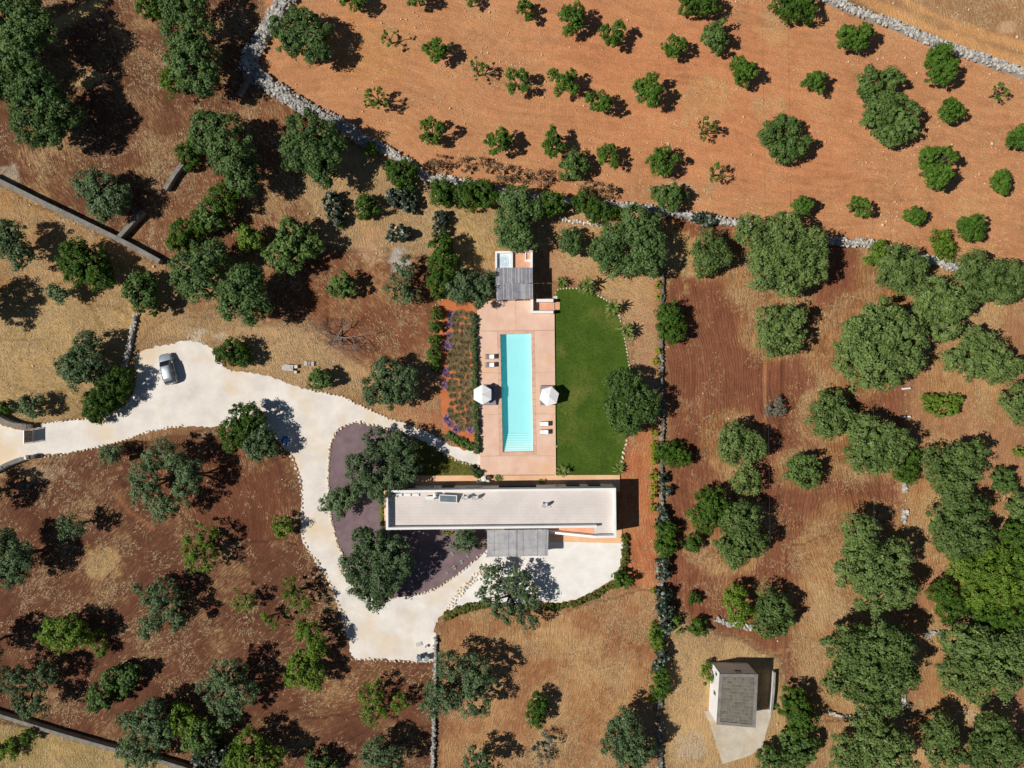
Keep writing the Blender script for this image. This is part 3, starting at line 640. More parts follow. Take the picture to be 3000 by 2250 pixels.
 ('dry','scrub',[(1290,478,32,28)],{}),('dry','scrub',[(1362,485,20,26)],{}),('dry','scrub',[(1425,480,24)],{}),('dry','scrub',[(1475,505,34,26),(1500,515,26)],{}),('dry','scrub',[(1585,520,38,26)],{}),('dry','scrub',[(1735,552,32,24),(1775,560,28,22)],{}),
]
KIND = {  # clump radius, leaves per clump, leaf size, clumps per m2, inner plates per m2, flattening
 'carob': (0.60, 58, 0.225, 1.15, 2.6, 0.74), 'olive': (0.54, 56, 0.20, 1.25, 2.4, 0.74), 'almond': (0.30, 40, 0.16, 3.6, 3.5, 0.85),
 'shrub': (0.38, 46, 0.17, 2.2, 3.0, 0.85), 'lime': (0.46, 48, 0.19, 1.5, 1.5, 0.8), 'fig': (0.46, 42, 0.25, 1.5, 2.0, 0.78),
 'yellow': (0.20, 26, 0.13, 6.0, 1.0, 0.8), 'pear': (0.36, 20, 0.34, 2.2, 1.0, 0.85), 'grey': (0.38, 36, 0.15, 2.0, 0.6, 0.75), 'dry': (0.36, 30, 0.16, 1.5, 0.2, 0.55)}

def leaf_cloud(blobs, kind, rng, thin=0.0, openc=False, leaf_k=1.0):
    """leaf quads gathered in clumps over the ellipsoids (x,y,z,rx,ry,rz); returns verts, faces, tint"""
    cr, nl, ls, dens, plates, _ = KIND[kind]
    B = np.array(blobs)
    Cp, Cd, Cr, Ct = [], [], [], []
    for bi, (x, y, z, rx, ry, rz) in enumerate(blobs):
        area = 4*math.pi*(((rx*ry)**1.6+(rx*rz)**1.6+(ry*rz)**1.6)/3)**(1/1.6)
        n = max(5, int(area*dens*(1-0.45*thin)*0.8))
        d = rng.normal(size=(n*2, 3)); d /= np.linalg.norm(d, axis=1)[:, None]
        d = d[(d[:, 2] > -0.55)][:n]
        # uneven outline: lobes swell and draw back
        lob = 1+0.13*np.sin(3*np.arctan2(d[:, 1], d[:, 0])+rng.random()*6)+0.08*np.sin(5*np.arctan2(d[:, 1], d[:, 0])+rng.random()*6)+rng.normal(size=len(d))*0.06
        r = (0.70+0.26*np.sqrt(rng.random(len(d))))*lob
        p = np.array([x, y, z])+d*np.array([rx, ry, rz])*r[:, None]
        keep = np.ones(len(p), bool)
        for bj, o in enumerate(blobs):
            if bj == bi: continue
            q = (p-np.array(o[:3]))/np.array(o[3:])
            keep &= ~((np.linalg.norm(q, axis=1) < 0.62) & (rng.random(len(p)) < 0.85))
        keep &= p[:, 2] > 0.08
        keep &= rng.random(len(p)) > 0.35*thin
        p, d = p[keep], d[keep]
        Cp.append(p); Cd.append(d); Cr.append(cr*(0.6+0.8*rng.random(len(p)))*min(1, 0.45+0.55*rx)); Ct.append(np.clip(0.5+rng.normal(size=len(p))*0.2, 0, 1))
    Cp = np.concatenate(Cp); Cd = np.concatenate(Cd); Cr = np.concatenate(Cr); Ct = np.concatenate(Ct)
    nl2 = max(6, int(nl*(1-0.4*thin)))
    k = np.repeat(np.arange(len(Cp)), nl2)
    o = rng.normal(size=(len(k), 3)); o /= np.linalg.norm(o, axis=1)[:, None]
    o[:, 2] = np.abs(o[:, 2])*np.where(rng.random(len(k)) < 0.72, 1, -1)
    lp = Cp[k]+o*(Cr[k]*(0.45+0.6*rng.random(len(k))))[:, None]
    nrm = o*0.75+Cd[k]*0.35+rng.normal(size=o.shape)*0.42+np.array([0, 0, 0.25])
    size = ls*leaf_k*(0.55+0.9*rng.random(len(k)))
    tint = np.clip(Ct[k]*0.75+rng.random(len(k))*0.3+0.03, 0, 1)
    if kind == 'pear': tint = rng.random(len(k))**2.6
    # inner plates added to block light, tinted dark as the shaded inside
    ip, inn, isz, it = [], [], [], []
    for (x, y, z, rx, ry, rz) in blobs:
        n = int(4*math.pi*rx*ry*plates*(0.25 if openc else 0.55)*(1-0.7*thin))
        if n < 1: continue
        d = rng.normal(size=(n, 3)); d /= np.linalg.norm(d, axis=1)[:, None]
        q = np.array([x, y, z])+d*np.array([rx, ry, rz])*(0.72*rng.random(n)**0.5)[:, None]
        q[:, 2] = np.maximum(q[:, 2], 0.12)
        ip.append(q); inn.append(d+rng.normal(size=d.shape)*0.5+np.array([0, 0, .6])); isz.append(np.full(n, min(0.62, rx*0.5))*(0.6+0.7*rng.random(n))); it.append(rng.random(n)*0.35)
    if ip:
        lp = np.concatenate([lp]+ip); nrm = np.concatenate([nrm]+inn); size = np.concatenate([size]+isz); tint = np.concatenate([tint]+it)
    ok = lp[:, 2] > 0.03
    lp, nrm, size, tint = lp[ok], nrm[ok], size[ok], tint[ok]
    nrm /= np.linalg.norm(nrm, axis=1)[:, None]+1e-9
    t = rng.normal(size=nrm.shape); u = np.cross(nrm, t); u /= np.linalg.norm(u, axis=1)[:, None]+1e-9
    w = np.cross(nrm, u)
    asp = 0.34+0.2*rng.random(len(lp))
    a = u*size[:, None]*0.62; b = w*(size*asp)[:, None]
    bend = nrm*(size*0.12)[:, None]
    V = np.stack([lp-a-bend, lp-b, lp+a-bend, lp+b], 1).reshape(-1, 3)
    F = np.arange(len(V)).reshape(-1, 4)
    return V, F, np.repeat(tint, 4)

REG = {'nw': 'in the upper left field', 'west': 'left of the white driveway', 'sw': 'in the lower left field', 'drive': 'beside the white gravel',
       'south': 'in the dry grass below the house', 'mid': 'left of the pool house', 'ph': 'near the pool house and lawn', 'o0': 'cut by the top edge of the orchard',
       'o1': "in the orchard's top row", 'o2': "in the orchard's second row", 'o3': "in the orchard's third row", 'o4': "in the orchard's lowest row",
       'east': 'in the right ploughed field', 'far': 'near the right photo edge', 'line': 'along the right boundary wall', 'scrub': 'by the orchard wall'}
KW = {'carob': ('round dense green carob', 'tree', 'carob_tree'), 'olive': ('grey-green olive', 'tree', 'olive_tree'), 'almond': ('lobed green almond', 'tree', 'almond_tree'), 'shrub': ('dark green bushy', 'shrub', 'evergreen_shrub'),
      'lime': ('light green leafy', 'tree', 'light_green_tree'), 'fig': ('broad-leaved green fig', 'tree', 'fig_tree'), 'yellow': ('yellow-green', 'bush', 'yellow_bush'),
      'pear': ('grey prickly pear', 'cactus', 'prickly_pear'), 'grey': ('grey dry', 'shrub', 'grey_shrub'), 'dry': ('brown dead', 'scrub', 'dry_scrub')}
NUM = ['', 'first', 'second', 'third', 'fourth', 'fifth', 'sixth', 'seventh', 'eighth', 'ninth', 'tenth', 'eleventh', 'twelfth', 'thirteenth', 'fourteenth', 'fifteenth', 'sixteenth']
TD = []
for kind, reg, bl, op in TREES:
    xs = [b[0] for b in bl]; ys = [b[1] for b in bl]
    cx = sum(xs)/len(xs); cy = sum(ys)/len(ys)
    R = M(max(max(abs(b[0]-cx)+b[2] for b in bl), max(abs(b[1]-cy)+(b[3] if len(b) > 3 else b[2]) for b in bl)))
    low = kind in ('shrub', 'yellow', 'pear', 'grey', 'dry')
    zc = op.get('zc', (0.55*R+0.1) if low else 0.85*R+0.9 if kind == 'almond' else 0.8*R+0.8)
    size = 'huge' if R > 5.3 else 'large' if R > 3.6 else 'medium' if R > 2.3 else 'small' if R > 1.0 else 'tiny'
    TD.append(dict(kind=kind, reg=reg, bl=bl, op=op, cx=cx, cy=cy, R=R, zc=zc, size=size, low=low))
    if reg in ('east', 'far', 'ph') and kind == 'carob': EXTRA_HALO.append(((cx-1500)*(1-zc/H)+1500, (cy-1125)*(1-zc/H)+1125, R/H*FPX))
gr = {}
for t in TD:
    if t['cx'] < -30:      # stands just outside the left edge, only its shadow is seen
        t['label'] = f"{KW[t['kind']][0]} tree past the left edge, shadow falling " + ('in the upper left corner' if t['cy'] < 400 else 'left of the mown grass' if t['cy'] < 1200 else 'below the entrance wall' if t['cy'] < 1700 else 'near the lower left')
        t['cat'] = 'tree'; continue
    gr.setdefault((t['kind'], t['reg'], t['size']), []).append(t)
for (k, rg, sz), l in gr.items():
    l.sort(key=lambda t: t['cx'])
    for i, t in enumerate(l):
        w = KW[k]
        t['label'] = f"{sz} {w[0]} {w[1]} {REG[rg]}" + (f", {NUM[i+1]} from left" if len(l) > 1 else '')
        t['cat'] = w[1]

build_ground()
# ------------------------------------------------------------------ stones and dry-stone walls
def stone_mesh(seed, mat):
    import bmesh
    r = random.Random(seed)
    bm = bmesh.new(); bmesh.ops.create_icosphere(bm, subdivisions=1, radius=0.5)
    for v in bm.verts:
        k = 0.78+0.4*r.random()
        v.co = Vector((v.co.x*k*1.15, v.co.y*k*0.95, max(-0.36, min(0.36, v.co.z*k*0.8))))
    me = bpy.data.meshes.new('stone'); bm.to_mesh(me); bm.free(); me.materials.append(mat)
    return me
ST = [[stone_mesh(10*k+i, STONE[k]) for i in range(5)] for k in range(4)]
def stone_arrays(me):
    V = np.array([v.co[:] for v in me.vertices]); F = np.array([p.vertices[:] for p in me.polygons]); return V, F
STA = [[stone_arrays(m) for m in row] for row in ST]
def joined_stones(name, items, mat, parent=None):
    """items: (x,y,z,size,rot,tilt) -> one mesh"""
    vs_, fs_, b = [], [], 0
    for i, (x, y, z, s, a, tl) in enumerate(items):
        V, F = STA[0][i % 5]
        R = np.array(Matrix.Rotation(a, 3, 'Z') @ Matrix.Rotation(tl, 3, 'X'))
        vs_.append((V*s) @ R.T+np.array([x, y, z])); fs_.append(F+b); b += len(V)
    if not vs_: return None
    return link(name, np_mesh(name, np.concatenate(vs_), np.concatenate(fs_), mat), parent)

def rubble_wall(name, line_px, width_px, height, label, mk=0, nmax=300, size=(0.3, 0.6), cat='wall', dens=1.0, core=True, seed=1, gaps=()):
    r = random.Random(seed)
    pts = smooth_path(W(line_px), 0.4)
    wpx = width_px if hasattr(width_px, '__len__') else [width_px]*2
    mid = pts[len(pts)//2]
    root = empty(name, (mid.x, mid.y, 0))
    tag(root, label, cat)
    n = len(pts); items = []
    L = []; Rr = []
    for i, p in enumerate(pts):
        d = (pts[min(i+1, n-1)]-pts[max(i-1, 0)]).normalized(); nn = Vector((-d.y, d.x))
        t = i/max(1, n-1)
        w = M(wpx[0]+(wpx[-1]-wpx[0])*t)
        L.append((p+nn*w*0.42, p+nn*w*0.25)); Rr.append((p-nn*w*0.42, p-nn*w*0.25))
        cnt = w*0.4*dens/(0.105*(size[0]+size[1])/0.9)
        k = int(cnt)+(1 if r.random() < cnt-int(cnt) else 0)
        for _ in range(k):
            o = r.uniform(-0.5, 0.5)
            q = p+nn*w*o+d*r.uniform(-0.2, 0.2)
            hz = height*(1-1.5*abs(o)**2) if core else 0
            s = r.uniform(*size)*(1.0 if abs(o) < .4 else .8)
            items.append((q.x-mid.x, q.y-mid.y, max(s*0.2, hz-s*0.05+r.uniform(-.06, .06)), s, r.uniform(0, 6.3), r.uniform(-.35, .35)))
    if core:
        mb = MB(); rings = []
        for i in range(n):
            rings += [(L[i][0].x-mid.x, L[i][0].y-mid.y, -0.05), (L[i][1].x-mid.x, L[i][1].y-mid.y, height*.86), (Rr[i][1].x-mid.x, Rr[i][1].y-mid.y, height*.86), (Rr[i][0].x-mid.x, Rr[i][0].y-mid.y, -0.05)]
        f = [(i*4+k, i*4+k+1, i*4+k+5, i*4+k+4) for i in range(n-1) for k in range(3)]
        f += [(0, 1, 2, 3)[::-1], tuple((n-1)*4+k for k in range(4))]
        mb.add(rings, f); mb.build('wall_core', STONE[3 if mk == 3 else 1], root)
    items.sort(key=lambda q: -q[3])
    for q in items[:nmax]:
        me = ST[mk if r.random() < .75 else (1, 0, 0, 1)[mk]][r.randrange(5)]
        link('stone', me, root, (q[0], q[1], q[2]), (q[5], r.uniform(-.3, .3), q[4]), (q[3], q[3]*r.uniform(.7, 1), q[3]*r.uniform(.6, .9)))
    if len(items) > nmax:
        o = joined_stones('rubble', items[nmax:], STONE[mk], root)
        if o: o['kind'] = 'stuff'
    return root

ORW1 = [(852,-8),(815,40),(775,105),(738,165),(732,205)]
ORW2 = [(735,205),(775,240),(830,278),(900,322),(960,350),(1010,372),(1060,410),(1110,432)]
ORW3 = [(1105,430),(1150,452),(1200,482),(1250,520),(1330,532),(1450,556),(1520,572)]
ORW4 = [(1500,568),(1660,588),(1800,602),(1930,617),(2050,640),(2180,656)]
ORW5 = [(2170,655),(2300,690),(2470,710),(2545,716),(2640,742),(2735,766),(2800,786),(2900,800),(3010,815)]
rubble_wall('dry_stone_wall', ORW1, (46, 52), 0.8, 'broad tumbled dry stone wall at the upper left, beside the large orchard tree', 1, 170, (0.35, 0.85), seed=2)
rubble_wall('dry_stone_wall', ORW2, (52, 36), 0.7, 'grey dry stone wall running down along the orchard corner', 1, 220, (0.3, 0.7), seed=3)
rubble_wall('dry_stone_wall', ORW3, (30, 24), 0.6, 'dry stone wall half hidden by shrubs at the orchard foot', 0, 130, (0.3, 0.6), seed=4)
rubble_wall('dry_stone_wall', ORW4, (24, 24), 0.6, 'pale dry stone wall between the orchard and the pool house trees', 0, 160, (0.3, 0.6), seed=5)
rubble_wall('dry_stone_wall', ORW5, (24, 26), 0.7, 'pale dry stone wall below the orchard on the right side', 0, 180, (0.3, 0.6), seed=6)
rubble_wall('dry_stone_wall', [(2395,-12),(2450,12),(2530,46),(2620,78),(2720,122),(2850,168),(3010,224)], (26, 30), 0.8, 'whitish dry stone wall beside the sandy track at upper right', 0, 280, (0.3, 0.65), seed=7)
rubble_wall('dry_stone_wall', [(400,925),(392,965),(384,1005),(374,1045),(366,1075)], (12, 20), 0.5, 'short whitish rubble wall above the parked car', 0, 70, (0.3, 0.5), seed=8)
rubble_wall('dry_stone_wall', [(1277,1868),(1276,1910),(1275,1965),(1273,2040),(1272,2110),(1270,2180),(1268,2255)], (11, 13), 0.5, 'thin grey rubble wall running down from the gravel turning area', 1, 110, (0.25, 0.5), seed=9)
rubble_wall('dry_stone_wall', [(1944,780),(1941,850),(1938,950),(1938,1100),(1942,1230),(1938,1330),(1938,1450),(1936,1560),(1938,1700)], (9, 9), 0.45, 'low stone wall between the lawn strip and the ploughed field', 3, 170, (0.25, 0.5), seed=10)
rubble_wall('dry_stone_wall', [(1938,1700),(1940,1800),(1938,1900),(1934,2000),(1932,2100),(1934,2255)], (9, 18), 0.45, 'low stone wall with cactus running to the bottom edge', 3, 130, (0.25, 0.5), seed=11)
rubble_wall('stone_heap', [(2650,1408),(2650,1440)], 14, 0.3, 'small heap of white stones by the right field shrub', 0, 30, (0.3, 0.55), 'stones', seed=12)
rubble_wall('stone_heap', [(2650,1495),(2648,1525)], 18, 0.35, 'white stone heap above the large carob on the right', 0, 30, (0.3, 0.6), 'stones', seed=13)
rubble_wall('stone_heap', [(2428,2085),(2470,2098),(2535,2104)], 12, 0.35, 'short line of pale stones between shed tree and big carob', 0, 40, (0.3, 0.55), 'stones', seed=14)
rubble_wall('stone_heap', [(2708,1860),(2765,1852)], 16, 0.35, 'pale stones piled between two large trees at right', 0, 30, (0.3, 0.6), 'stones', seed=15)
rubble_wall('stone_heap', [(2645,2030),(2650,2068)], 16, 0.35, 'white stones at the foot of the biggest lower carob', 0, 24, (0.3, 0.6), 'stones', seed=16)
rubble_wall('stone_heap', [(2098,1812),(2140,1828),(2200,1838)], 18, 0.3, 'scattered pale stones above the white shed', 0, 36, (0.3, 0.55), 'stones', seed=17)
rubble_wall('stone_heap', [(1642,640),(1690,652),(1760,658)], 10, 0.3, 'row of pale stones below shrubs right of pool house tree', 2, 36, (0.3, 0.5), 'stones', seed=18)
# edgings: single stones laid in a line
def edging(line, label, size=(0.26, 0.42), gap=0.42, mk=2, rows=1, seed=1, spread=0.06):
    r = random.Random(seed)
    pts = smooth_path(W(line), 0.1)
    root = empty('stone_edging', (pts[0].x, pts[0].y, 0)); tag(root, label, 'edging')
    for row in range(rows):
        acc = r.random()*gap
        for a, b in zip(pts[:-1], pts[1:]):
            acc += (b-a).length
            if acc >= gap:
                acc = -r.random()*0.12
                d = (b-a).normalized(); nn = Vector((-d.y, d.x))
                q = a+nn*(r.gauss(0, spread)+(row-(rows-1)/2)*0.3)-pts[0]
                s = r.uniform(*size)
                link('stone', ST[mk if r.random() < .8 else 0][r.randrange(5)], root, (q.x, q.y, s*0.2), (r.uniform(-.2, .2), r.uniform(-.2, .2), r.uniform(0, 6.3)), (s, s*r.uniform(.7, 1), s*.8))
edging([(905,1142),(1000,1163),(1060,1190),(1130,1222),(1200,1246),(1262,1270)], 'stone edging on the upper side of the path to the pool', seed=1)
edging([(1160,1263),(1080,1243),(1040,1238),(999,1254),(974,1290),(963,1350),(963,1450),(973,1530),(989,1591),(1012,1640)], 'curved stone edging around the purple-grey chippings bed', (0.3, 0.5), 0.44, seed=2)
edging([(850,1330),(872,1380),(884,1435),(886,1500),(884,1560),(900,1605),(934,1652),(964,1703),(1000,1795),(1020,1870)], 'stone edging along the left side of the descending driveway', (0.3, 0.55), 0.5, seed=3)
edging([(1180,1750),(1260,1731),(1330,1690),(1400,1634),(1427,1612)], 'stone edging below the shaded chippings bed', (0.28, 0.45), 0.42, seed=4)
edging([(1312,1792),(1336,1750),(1380,1704),(1432,1655)], 'broad band of edging stones at the terrace corner', (0.28, 0.45), 0.36, 2, 3, 5, 0.1)
edging([(1030,1931),(1100,1931),(1200,1937),(1270,1936)], 'stone edging at the bottom of the turning area', (0.25, 0.4), 0.5, seed=6)
edging([(1634,890),(1634,849),(1712,847),(1752,865),(1802,901),(1821,950),(1835,1020),(1845,1080)], 'pale stone edging around the top of the lawn', (0.22, 0.34), 0.36, seed=7, spread=.02)
edging([(1838,1268),(1827,1330),(1815,1372)], 'larger pale stones at the lower right of lawn', (0.35, 0.55), 0.5, seed=8)
edging([(110,1340),(200,1327),(290,1309),(360,1291),(440,1263),(540,1247)], 'pebble edging along the lower side of the entrance drive', (0.22, 0.4), 0.42, seed=9)
edging([(1300,1328),(1350,1353),(1404,1368)], 'stone edging between path and grass bed', (0.25, 0.4), 0.45, seed=10)
edging([(1300,850),(1294,900),(1290,960),(1290,1050),(1288,1130)], 'line of pale stones left of the lavender bed', (0.2, 0.4), 0.9, seed=11)
edging([(115,1243),(170,1234),(235,1228),(330,1206)], 'pebble edging on the upper side of the entrance drive', (0.2, 0.36), 0.5, seed=12)

def strip_wall(name, line_px, w_px, h, mat, label, cap=None, step=0.6, cat='wall', capname='coping'):
    pts = smooth_path(W(line_px), step)
    n = len(pts); mid = pts[n//2]
    root = empty(name, (mid.x, mid.y, 0)); tag(root, label, cat)
    def strip(hw, z0, z1):
        mb = MB(); v = []
        for i, p in enumerate(pts):
            d = (pts[min(i+1, n-1)]-pts[max(i-1, 0)]).normalized(); nn = Vector((-d.y, d.x))*hw
            a, b = p+nn-mid, p-nn-mid
            v += [(a.x, a.y, z0), (a.x, a.y, z1), (b.x, b.y, z1), (b.x, b.y, z0)]
        f = [(i*4+k, i*4+(k+1) % 4, i*4+4+(k+1) % 4, i*4+4+k) for i in range(n-1) for k in range(4)]
        f += [(3, 2, 1, 0), tuple((n-1)*4+k for k in range(4))]
        return mb.add(v, [q[::-1] for q in f])
    hw = M(w_px)/2
    strip(hw, -0.05, h).build('wall_face', mat, root)
    if cap: strip(hw+0.03, h, h+0.06).build(capname, cap, root)
    return root
strip_wall('concrete_wall', [(-20,520),(130,595),(240,648),(355,704),(420,738),(478,770)], 13, 1.1, CONC, 'long weathered concrete wall crossing the upper left fields', CONC_D)
strip_wall('concrete_wall', [(358,700),(392,662),(428,624)], 11, 1.0, CONC, 'short concrete wall branching off the long wall', CONC_D)
strip_wall('concrete_wall', [(492,560),(516,520),(545,482)], 11, 0.9, CONC, 'short grey wall piece below the small round shrub', CONC_D)
strip_wall('concrete_wall', [(744,222),(722,258),(706,284)], 9, 0.8, CONC, 'short grey wall spur below the tumbled stone wall', CONC_D)
strip_wall('concrete_wall', [(-20,2078),(90,2112),(180,2140),(350,2188),(470,2218),(575,2250)], 9, 0.9, CONC, 'thin concrete wall across the lower left corner', CONC_D)
strip_wall('entrance_wall', [(-30,1198),(0,1216),(25,1232),(52,1243),(80,1246)], 11, 1.1, WHITE_OLD, 'curved white entrance wall above the gate', CONC_D)
strip_wall('entrance_wall', [(-30,1390),(0,1376),(40,1356),(78,1342)], 11, 1.0, WHITE_OLD, 'white entrance wall with grey cap below the gate', CONC_D)
def pillar(px, py, s, h, label, ball=False):
    p = P(px, py); root = empty('gate_pillar', (p.x, p.y, 0)); tag(root, label, 'pillar')
    MB().box(-s/2, -s/2, -.05, s/2, s/2, h).build('shaft', WHITE_OLD, root)
    MB().bbox(-s/2-.06, -s/2-.06, h, s/2+.06, s/2+.06, h+.1, .03).build('cap', CONC_D, root)
    if ball: MB().lathe([(0.05, 0), (.12, .02), (.24, .12), (.29, .28), (.25, .44), (.14, .55), (.02, .58)], 16).build('globe_lamp', WHITE, root, True, (0, 0, h+.1))
pillar(90, 1249, .6, 1.3, 'square gate pillar with grey cap above the gate')
pillar(97, 1338, .55, 1.0, 'gate pillar topped by a white globe below the gate', True)
# gate leaf
g0, g1 = P(97, 1260), P(97, 1294)
root = empty('gate', (g0.x, (g0.y+g1.y)/2, 0)); tag(root, 'brown boarded entrance gate with pale frame at left edge', 'gate')
hl = (g0.y-g1.y)/2
nb = 12
bw = 2*hl/nb
bme = MB().box(-.02, -bw/2+.006, .16, .02, bw/2-.006, 1.86).mesh('board', CORTEN)
for i in range(nb): link('board', bme, root, (0, -hl+bw*(i+.5), 0))
MB().box(-.04, -hl-.06, 1.87, .04, hl+.06, 1.95).build('top_rail', METAL_W, root)
MB().box(-.04, -hl-.06, .06, .04, hl+.06, .14).build('bottom_rail', METAL_W, root)
for s in (-1, 1): MB().box(-.045, s*(hl+.10)-.04, 0, .045, s*(hl+.10)+.04, 1.97).build('post', METAL_W, root)
MB().box(.05, hl-.05, 1.0, .09, hl+.02, 1.2).build('handle', METAL_D, root)

# ------------------------------------------------------------------ pool, deck
DZ = 0.25
pool = W(POOL, DZ)
def quad_prism(name, pts, z0, z1, mat, parent):
    return MB().prism([(q.x, q.y) for q in pts], z0, z1).build(name, mat, parent)
deck = empty('pool_deck'); tag(deck, 'terracotta concrete deck around the swimming pool', 'deck', kind='structure')
cop = 0.42
cpl = W([(1457,971),(1566,969),(1572,1333),(1463,1335)], DZ)
A = W([(1397,882),(1624,880),(1629,1391),(1407,1391)], DZ)
def lerpq(q, u, v):
    return (q[0].lerp(q[1], u)).lerp(q[3].lerp(q[2], u), v)
dn = [A[0], A[1], A[1].lerp(A[2], .17), cpl[1], cpl[0], A[0].lerp(A[3], .17)]
def slab(pts, n=None, mat=DECK): 
    o = quad_prism('slab', pts, -.05, DZ, mat, deck); return o
g = .012
aw, ae = A[0].lerp(A[3], .172), A[1].lerp(A[2], .17)
slab([A[0], A[0].lerp(A[1], .5)-Vector((g, 0, 0)), (aw.lerp(ae, .5))-Vector((g, -g, 0)), aw+Vector((0, g, 0))])
slab([A[0].lerp(A[1], .5)+Vector((g, 0, 0)), A[1], ae+Vector((0, g, 0)), aw.lerp(ae, .5)+Vector((g, g, 0))])
bw_, be_ = A[0].lerp(A[3], .893), A[1].lerp(A[2], .893)
def side(a0, a1, b0, b1, n):
    for i in range(n):
        t0, t1 = i/n+.0006, (i+1)/n-.0006
        slab([a0.lerp(a1, t0), b0.lerp(b1, t0), b0.lerp(b1, t1), a0.lerp(a1, t1)])
side(aw-Vector((0, g, 0)), bw_, cpl[0]+Vector((-g, .0, 0)), cpl[3]+Vector((-g, 0, 0)), 3)
side(cpl[1]+Vector((g, 0, 0)), cpl[2]+Vector((g, 0, 0)), ae-Vector((0, g, 0)), be_, 3)
slab([aw-Vector((0, g, 0)), ae-Vector((0, g, 0)), cpl[1]+Vector((g, g, 0)), cpl[0]+Vector((-g, g, 0))])
slab([cpl[3]+Vector((-g, -g, 0)), cpl[2]+Vector((g, -g, 0)), be_, bw_])
slab([bw_-Vector((0, g, 0)), be_-Vector((0, g, 0)), A[2], A[3]])
# coping around the water
for a, b in ((0, 1), (1, 2), (2, 3), (3, 0)):
    n = 5 if a in (0, 2) else 18
    for i in range(n):
        t0, t1 = i/n+.0008, (i+1)/n-.0008
        quad_prism('coping_stone', [cpl[a].lerp(cpl[b], t0), cpl[a].lerp(cpl[b], t1), pool[a].lerp(pool[b], t1), pool[a].lerp(pool[b], t0)], .02, DZ+.006, COPING, deck)
# strip of warm concrete along the house
hs = empty('house_terrace'); tag(hs, 'narrow terracotta terrace along the north wall of the house', 'terrace', kind='structure')
quad_prism('slab', W([(1200,1393.5),(1816,1391.5),(1816,1440),(1200,1440)], .2), -.05, .2, DECK2, hs)
quad_prism('slab', W([(1124,1411),(1199,1394.5),(1199,1440),(1124,1440)], .2), -.05, .2, DECK2, hs)
quad_prism('slab', W([(1124,1440.5),(1140,1440.5),(1140,1547),(1126,1548)], .2), -.05, .2, DECK2, hs)
quad_prism('slab', W([(1600,1555),(1822,1550),(1822,1592),(1600,1586)], .1), -.05, .1, DECK2, hs)
# the basin
PT, nt, b = mat_new('pool_tile')
p_ = objpos(nt)
nt.links.new(ramp(nt, noise(nt, p_, 0.6, 3), [(0.3, (0.80, 0.85, 0.86, 1)), (0.7, (0.84, 0.88, 0.89, 1))]), b.inputs['Base Color'])
STEPM = mottled('pool_step', (0.88, 0.92, 0.91, 1), (0.92, 0.94, 0.93, 1), 1, 10, .6, .05)
STEP_EDGE = mottled('aqua_step_edge', (0.52, 0.76, 0.78, 1), (0.58, 0.80, 0.82, 1), 2, 20, .5, .02)
WATER = bpy.data.materials.new('pool_water'); WATER.use_nodes = True
nt = WATER.node_tree; nt.nodes.clear()
out = N(nt, 'ShaderNodeOutputMaterial'); tr = N(nt, 'ShaderNodeBsdfTransparent'); gl = N(nt, 'ShaderNodeBsdfGlossy'); df = N(nt, 'ShaderNodeBsdfDiffuse')
tr.inputs['Color'].default_value = (0.985, 0.997, 1, 1); gl.inputs['Roughness'].default_value = 0.03
df.inputs['Color'].default_value = (0.0, 0.72, 0.76, 1)
fr = N(nt, 'ShaderNodeFresnel'); fr.inputs['IOR'].default_value = 1.33
m1 = N(nt, 'ShaderNodeMixShader'); m1.inputs[0].default_value = 0.10
va = N(nt, 'ShaderNodeVolumeAbsorption'); va.inputs['Color'].default_value = (0.10, 0.955, 0.985, 1); va.inputs['Density'].default_value = 0.31; nt.links.new(va.outputs[0], out.inputs['Volume'])
m2 = N(nt, 'ShaderNodeMixShader')
bm_ = N(nt, 'ShaderNodeBump'); bm_.inputs['Strength'].default_value = .25; bm_.inputs['Distance'].default_value = .03
nt.links.new(noise(nt, objpos(nt), 2.2, 3), bm_.inputs['Height']); nt.links.new(bm_.outputs[0], gl.inputs['Normal']); nt.links.new(bm_.outputs[0], fr.inputs['Normal'])
nt.links.new(tr.outputs[0], m1.inputs[1]); nt.links.new(df.outputs[0], m1.inputs[2])
nt.links.new(fr.outputs[0], m2.inputs[0]); nt.links.new(m1.outputs[0], m2.inputs[1]); nt.links.new(gl.outputs[0], m2.inputs[2]); nt.links.new(m2.outputs[0], out.inputs['Surface'])
root = empty('swimming_pool', pool[0].lerp(pool[2], .5)); root.location.z = 0
tag(root, 'long rectangular swimming pool with turquoise water and end steps', 'swimming pool')
c0 = root.location
loc = [q-c0 for q in pool]
zf = -0.72
mb = MB()
mb.add([(q.x, q.y, .018) for q in loc]+[(q.x, q.y, zf) for q in loc], [(4, 5, 6, 7)[::-1]]+[((i+1) % 4, i, 4+i, 4+(i+1) % 4) for i in range(4)])
ob = mb.build('basin', PT, root)
mb2 = MB(); mb2.prism([(q.x*.999, q.y*.9997) for q in loc], zf-.15, .14); mb2.build('water', WATER, root)
ns = 8
for i in range(ns):
    t0 = 0.842+(1-0.842)*i/ns
    a, b2, c2, d2 = loc[0].lerp(loc[3], t0), loc[1].lerp(loc[2], t0), loc[2], loc[3]
    z0 = zf if i == 0 else zf+(0.70/ns)*i
    MB().prism([(a.x+.003*(i+1), a.y), (b2.x-.003*(i+1), b2.y), (c2.x-.003*(i+1), c2.y+.003*(i+1)), (d2.x+.003*(i+1), d2.y+.003*(i+1))], z0+.002, zf+(0.70/ns)*(i+1)).build('step', STEPM, root)
    zt_ = zf+(0.70/ns)*(i+1)
    MB().box(a.x+.03, a.y-.10, zt_-.02, b2.x-.03, min(a.y, b2.y)-.002, zt_+.004).build('step_edge_band', STEP_EDGE, root)  # added darker band: contrast of the step edges put into the colour

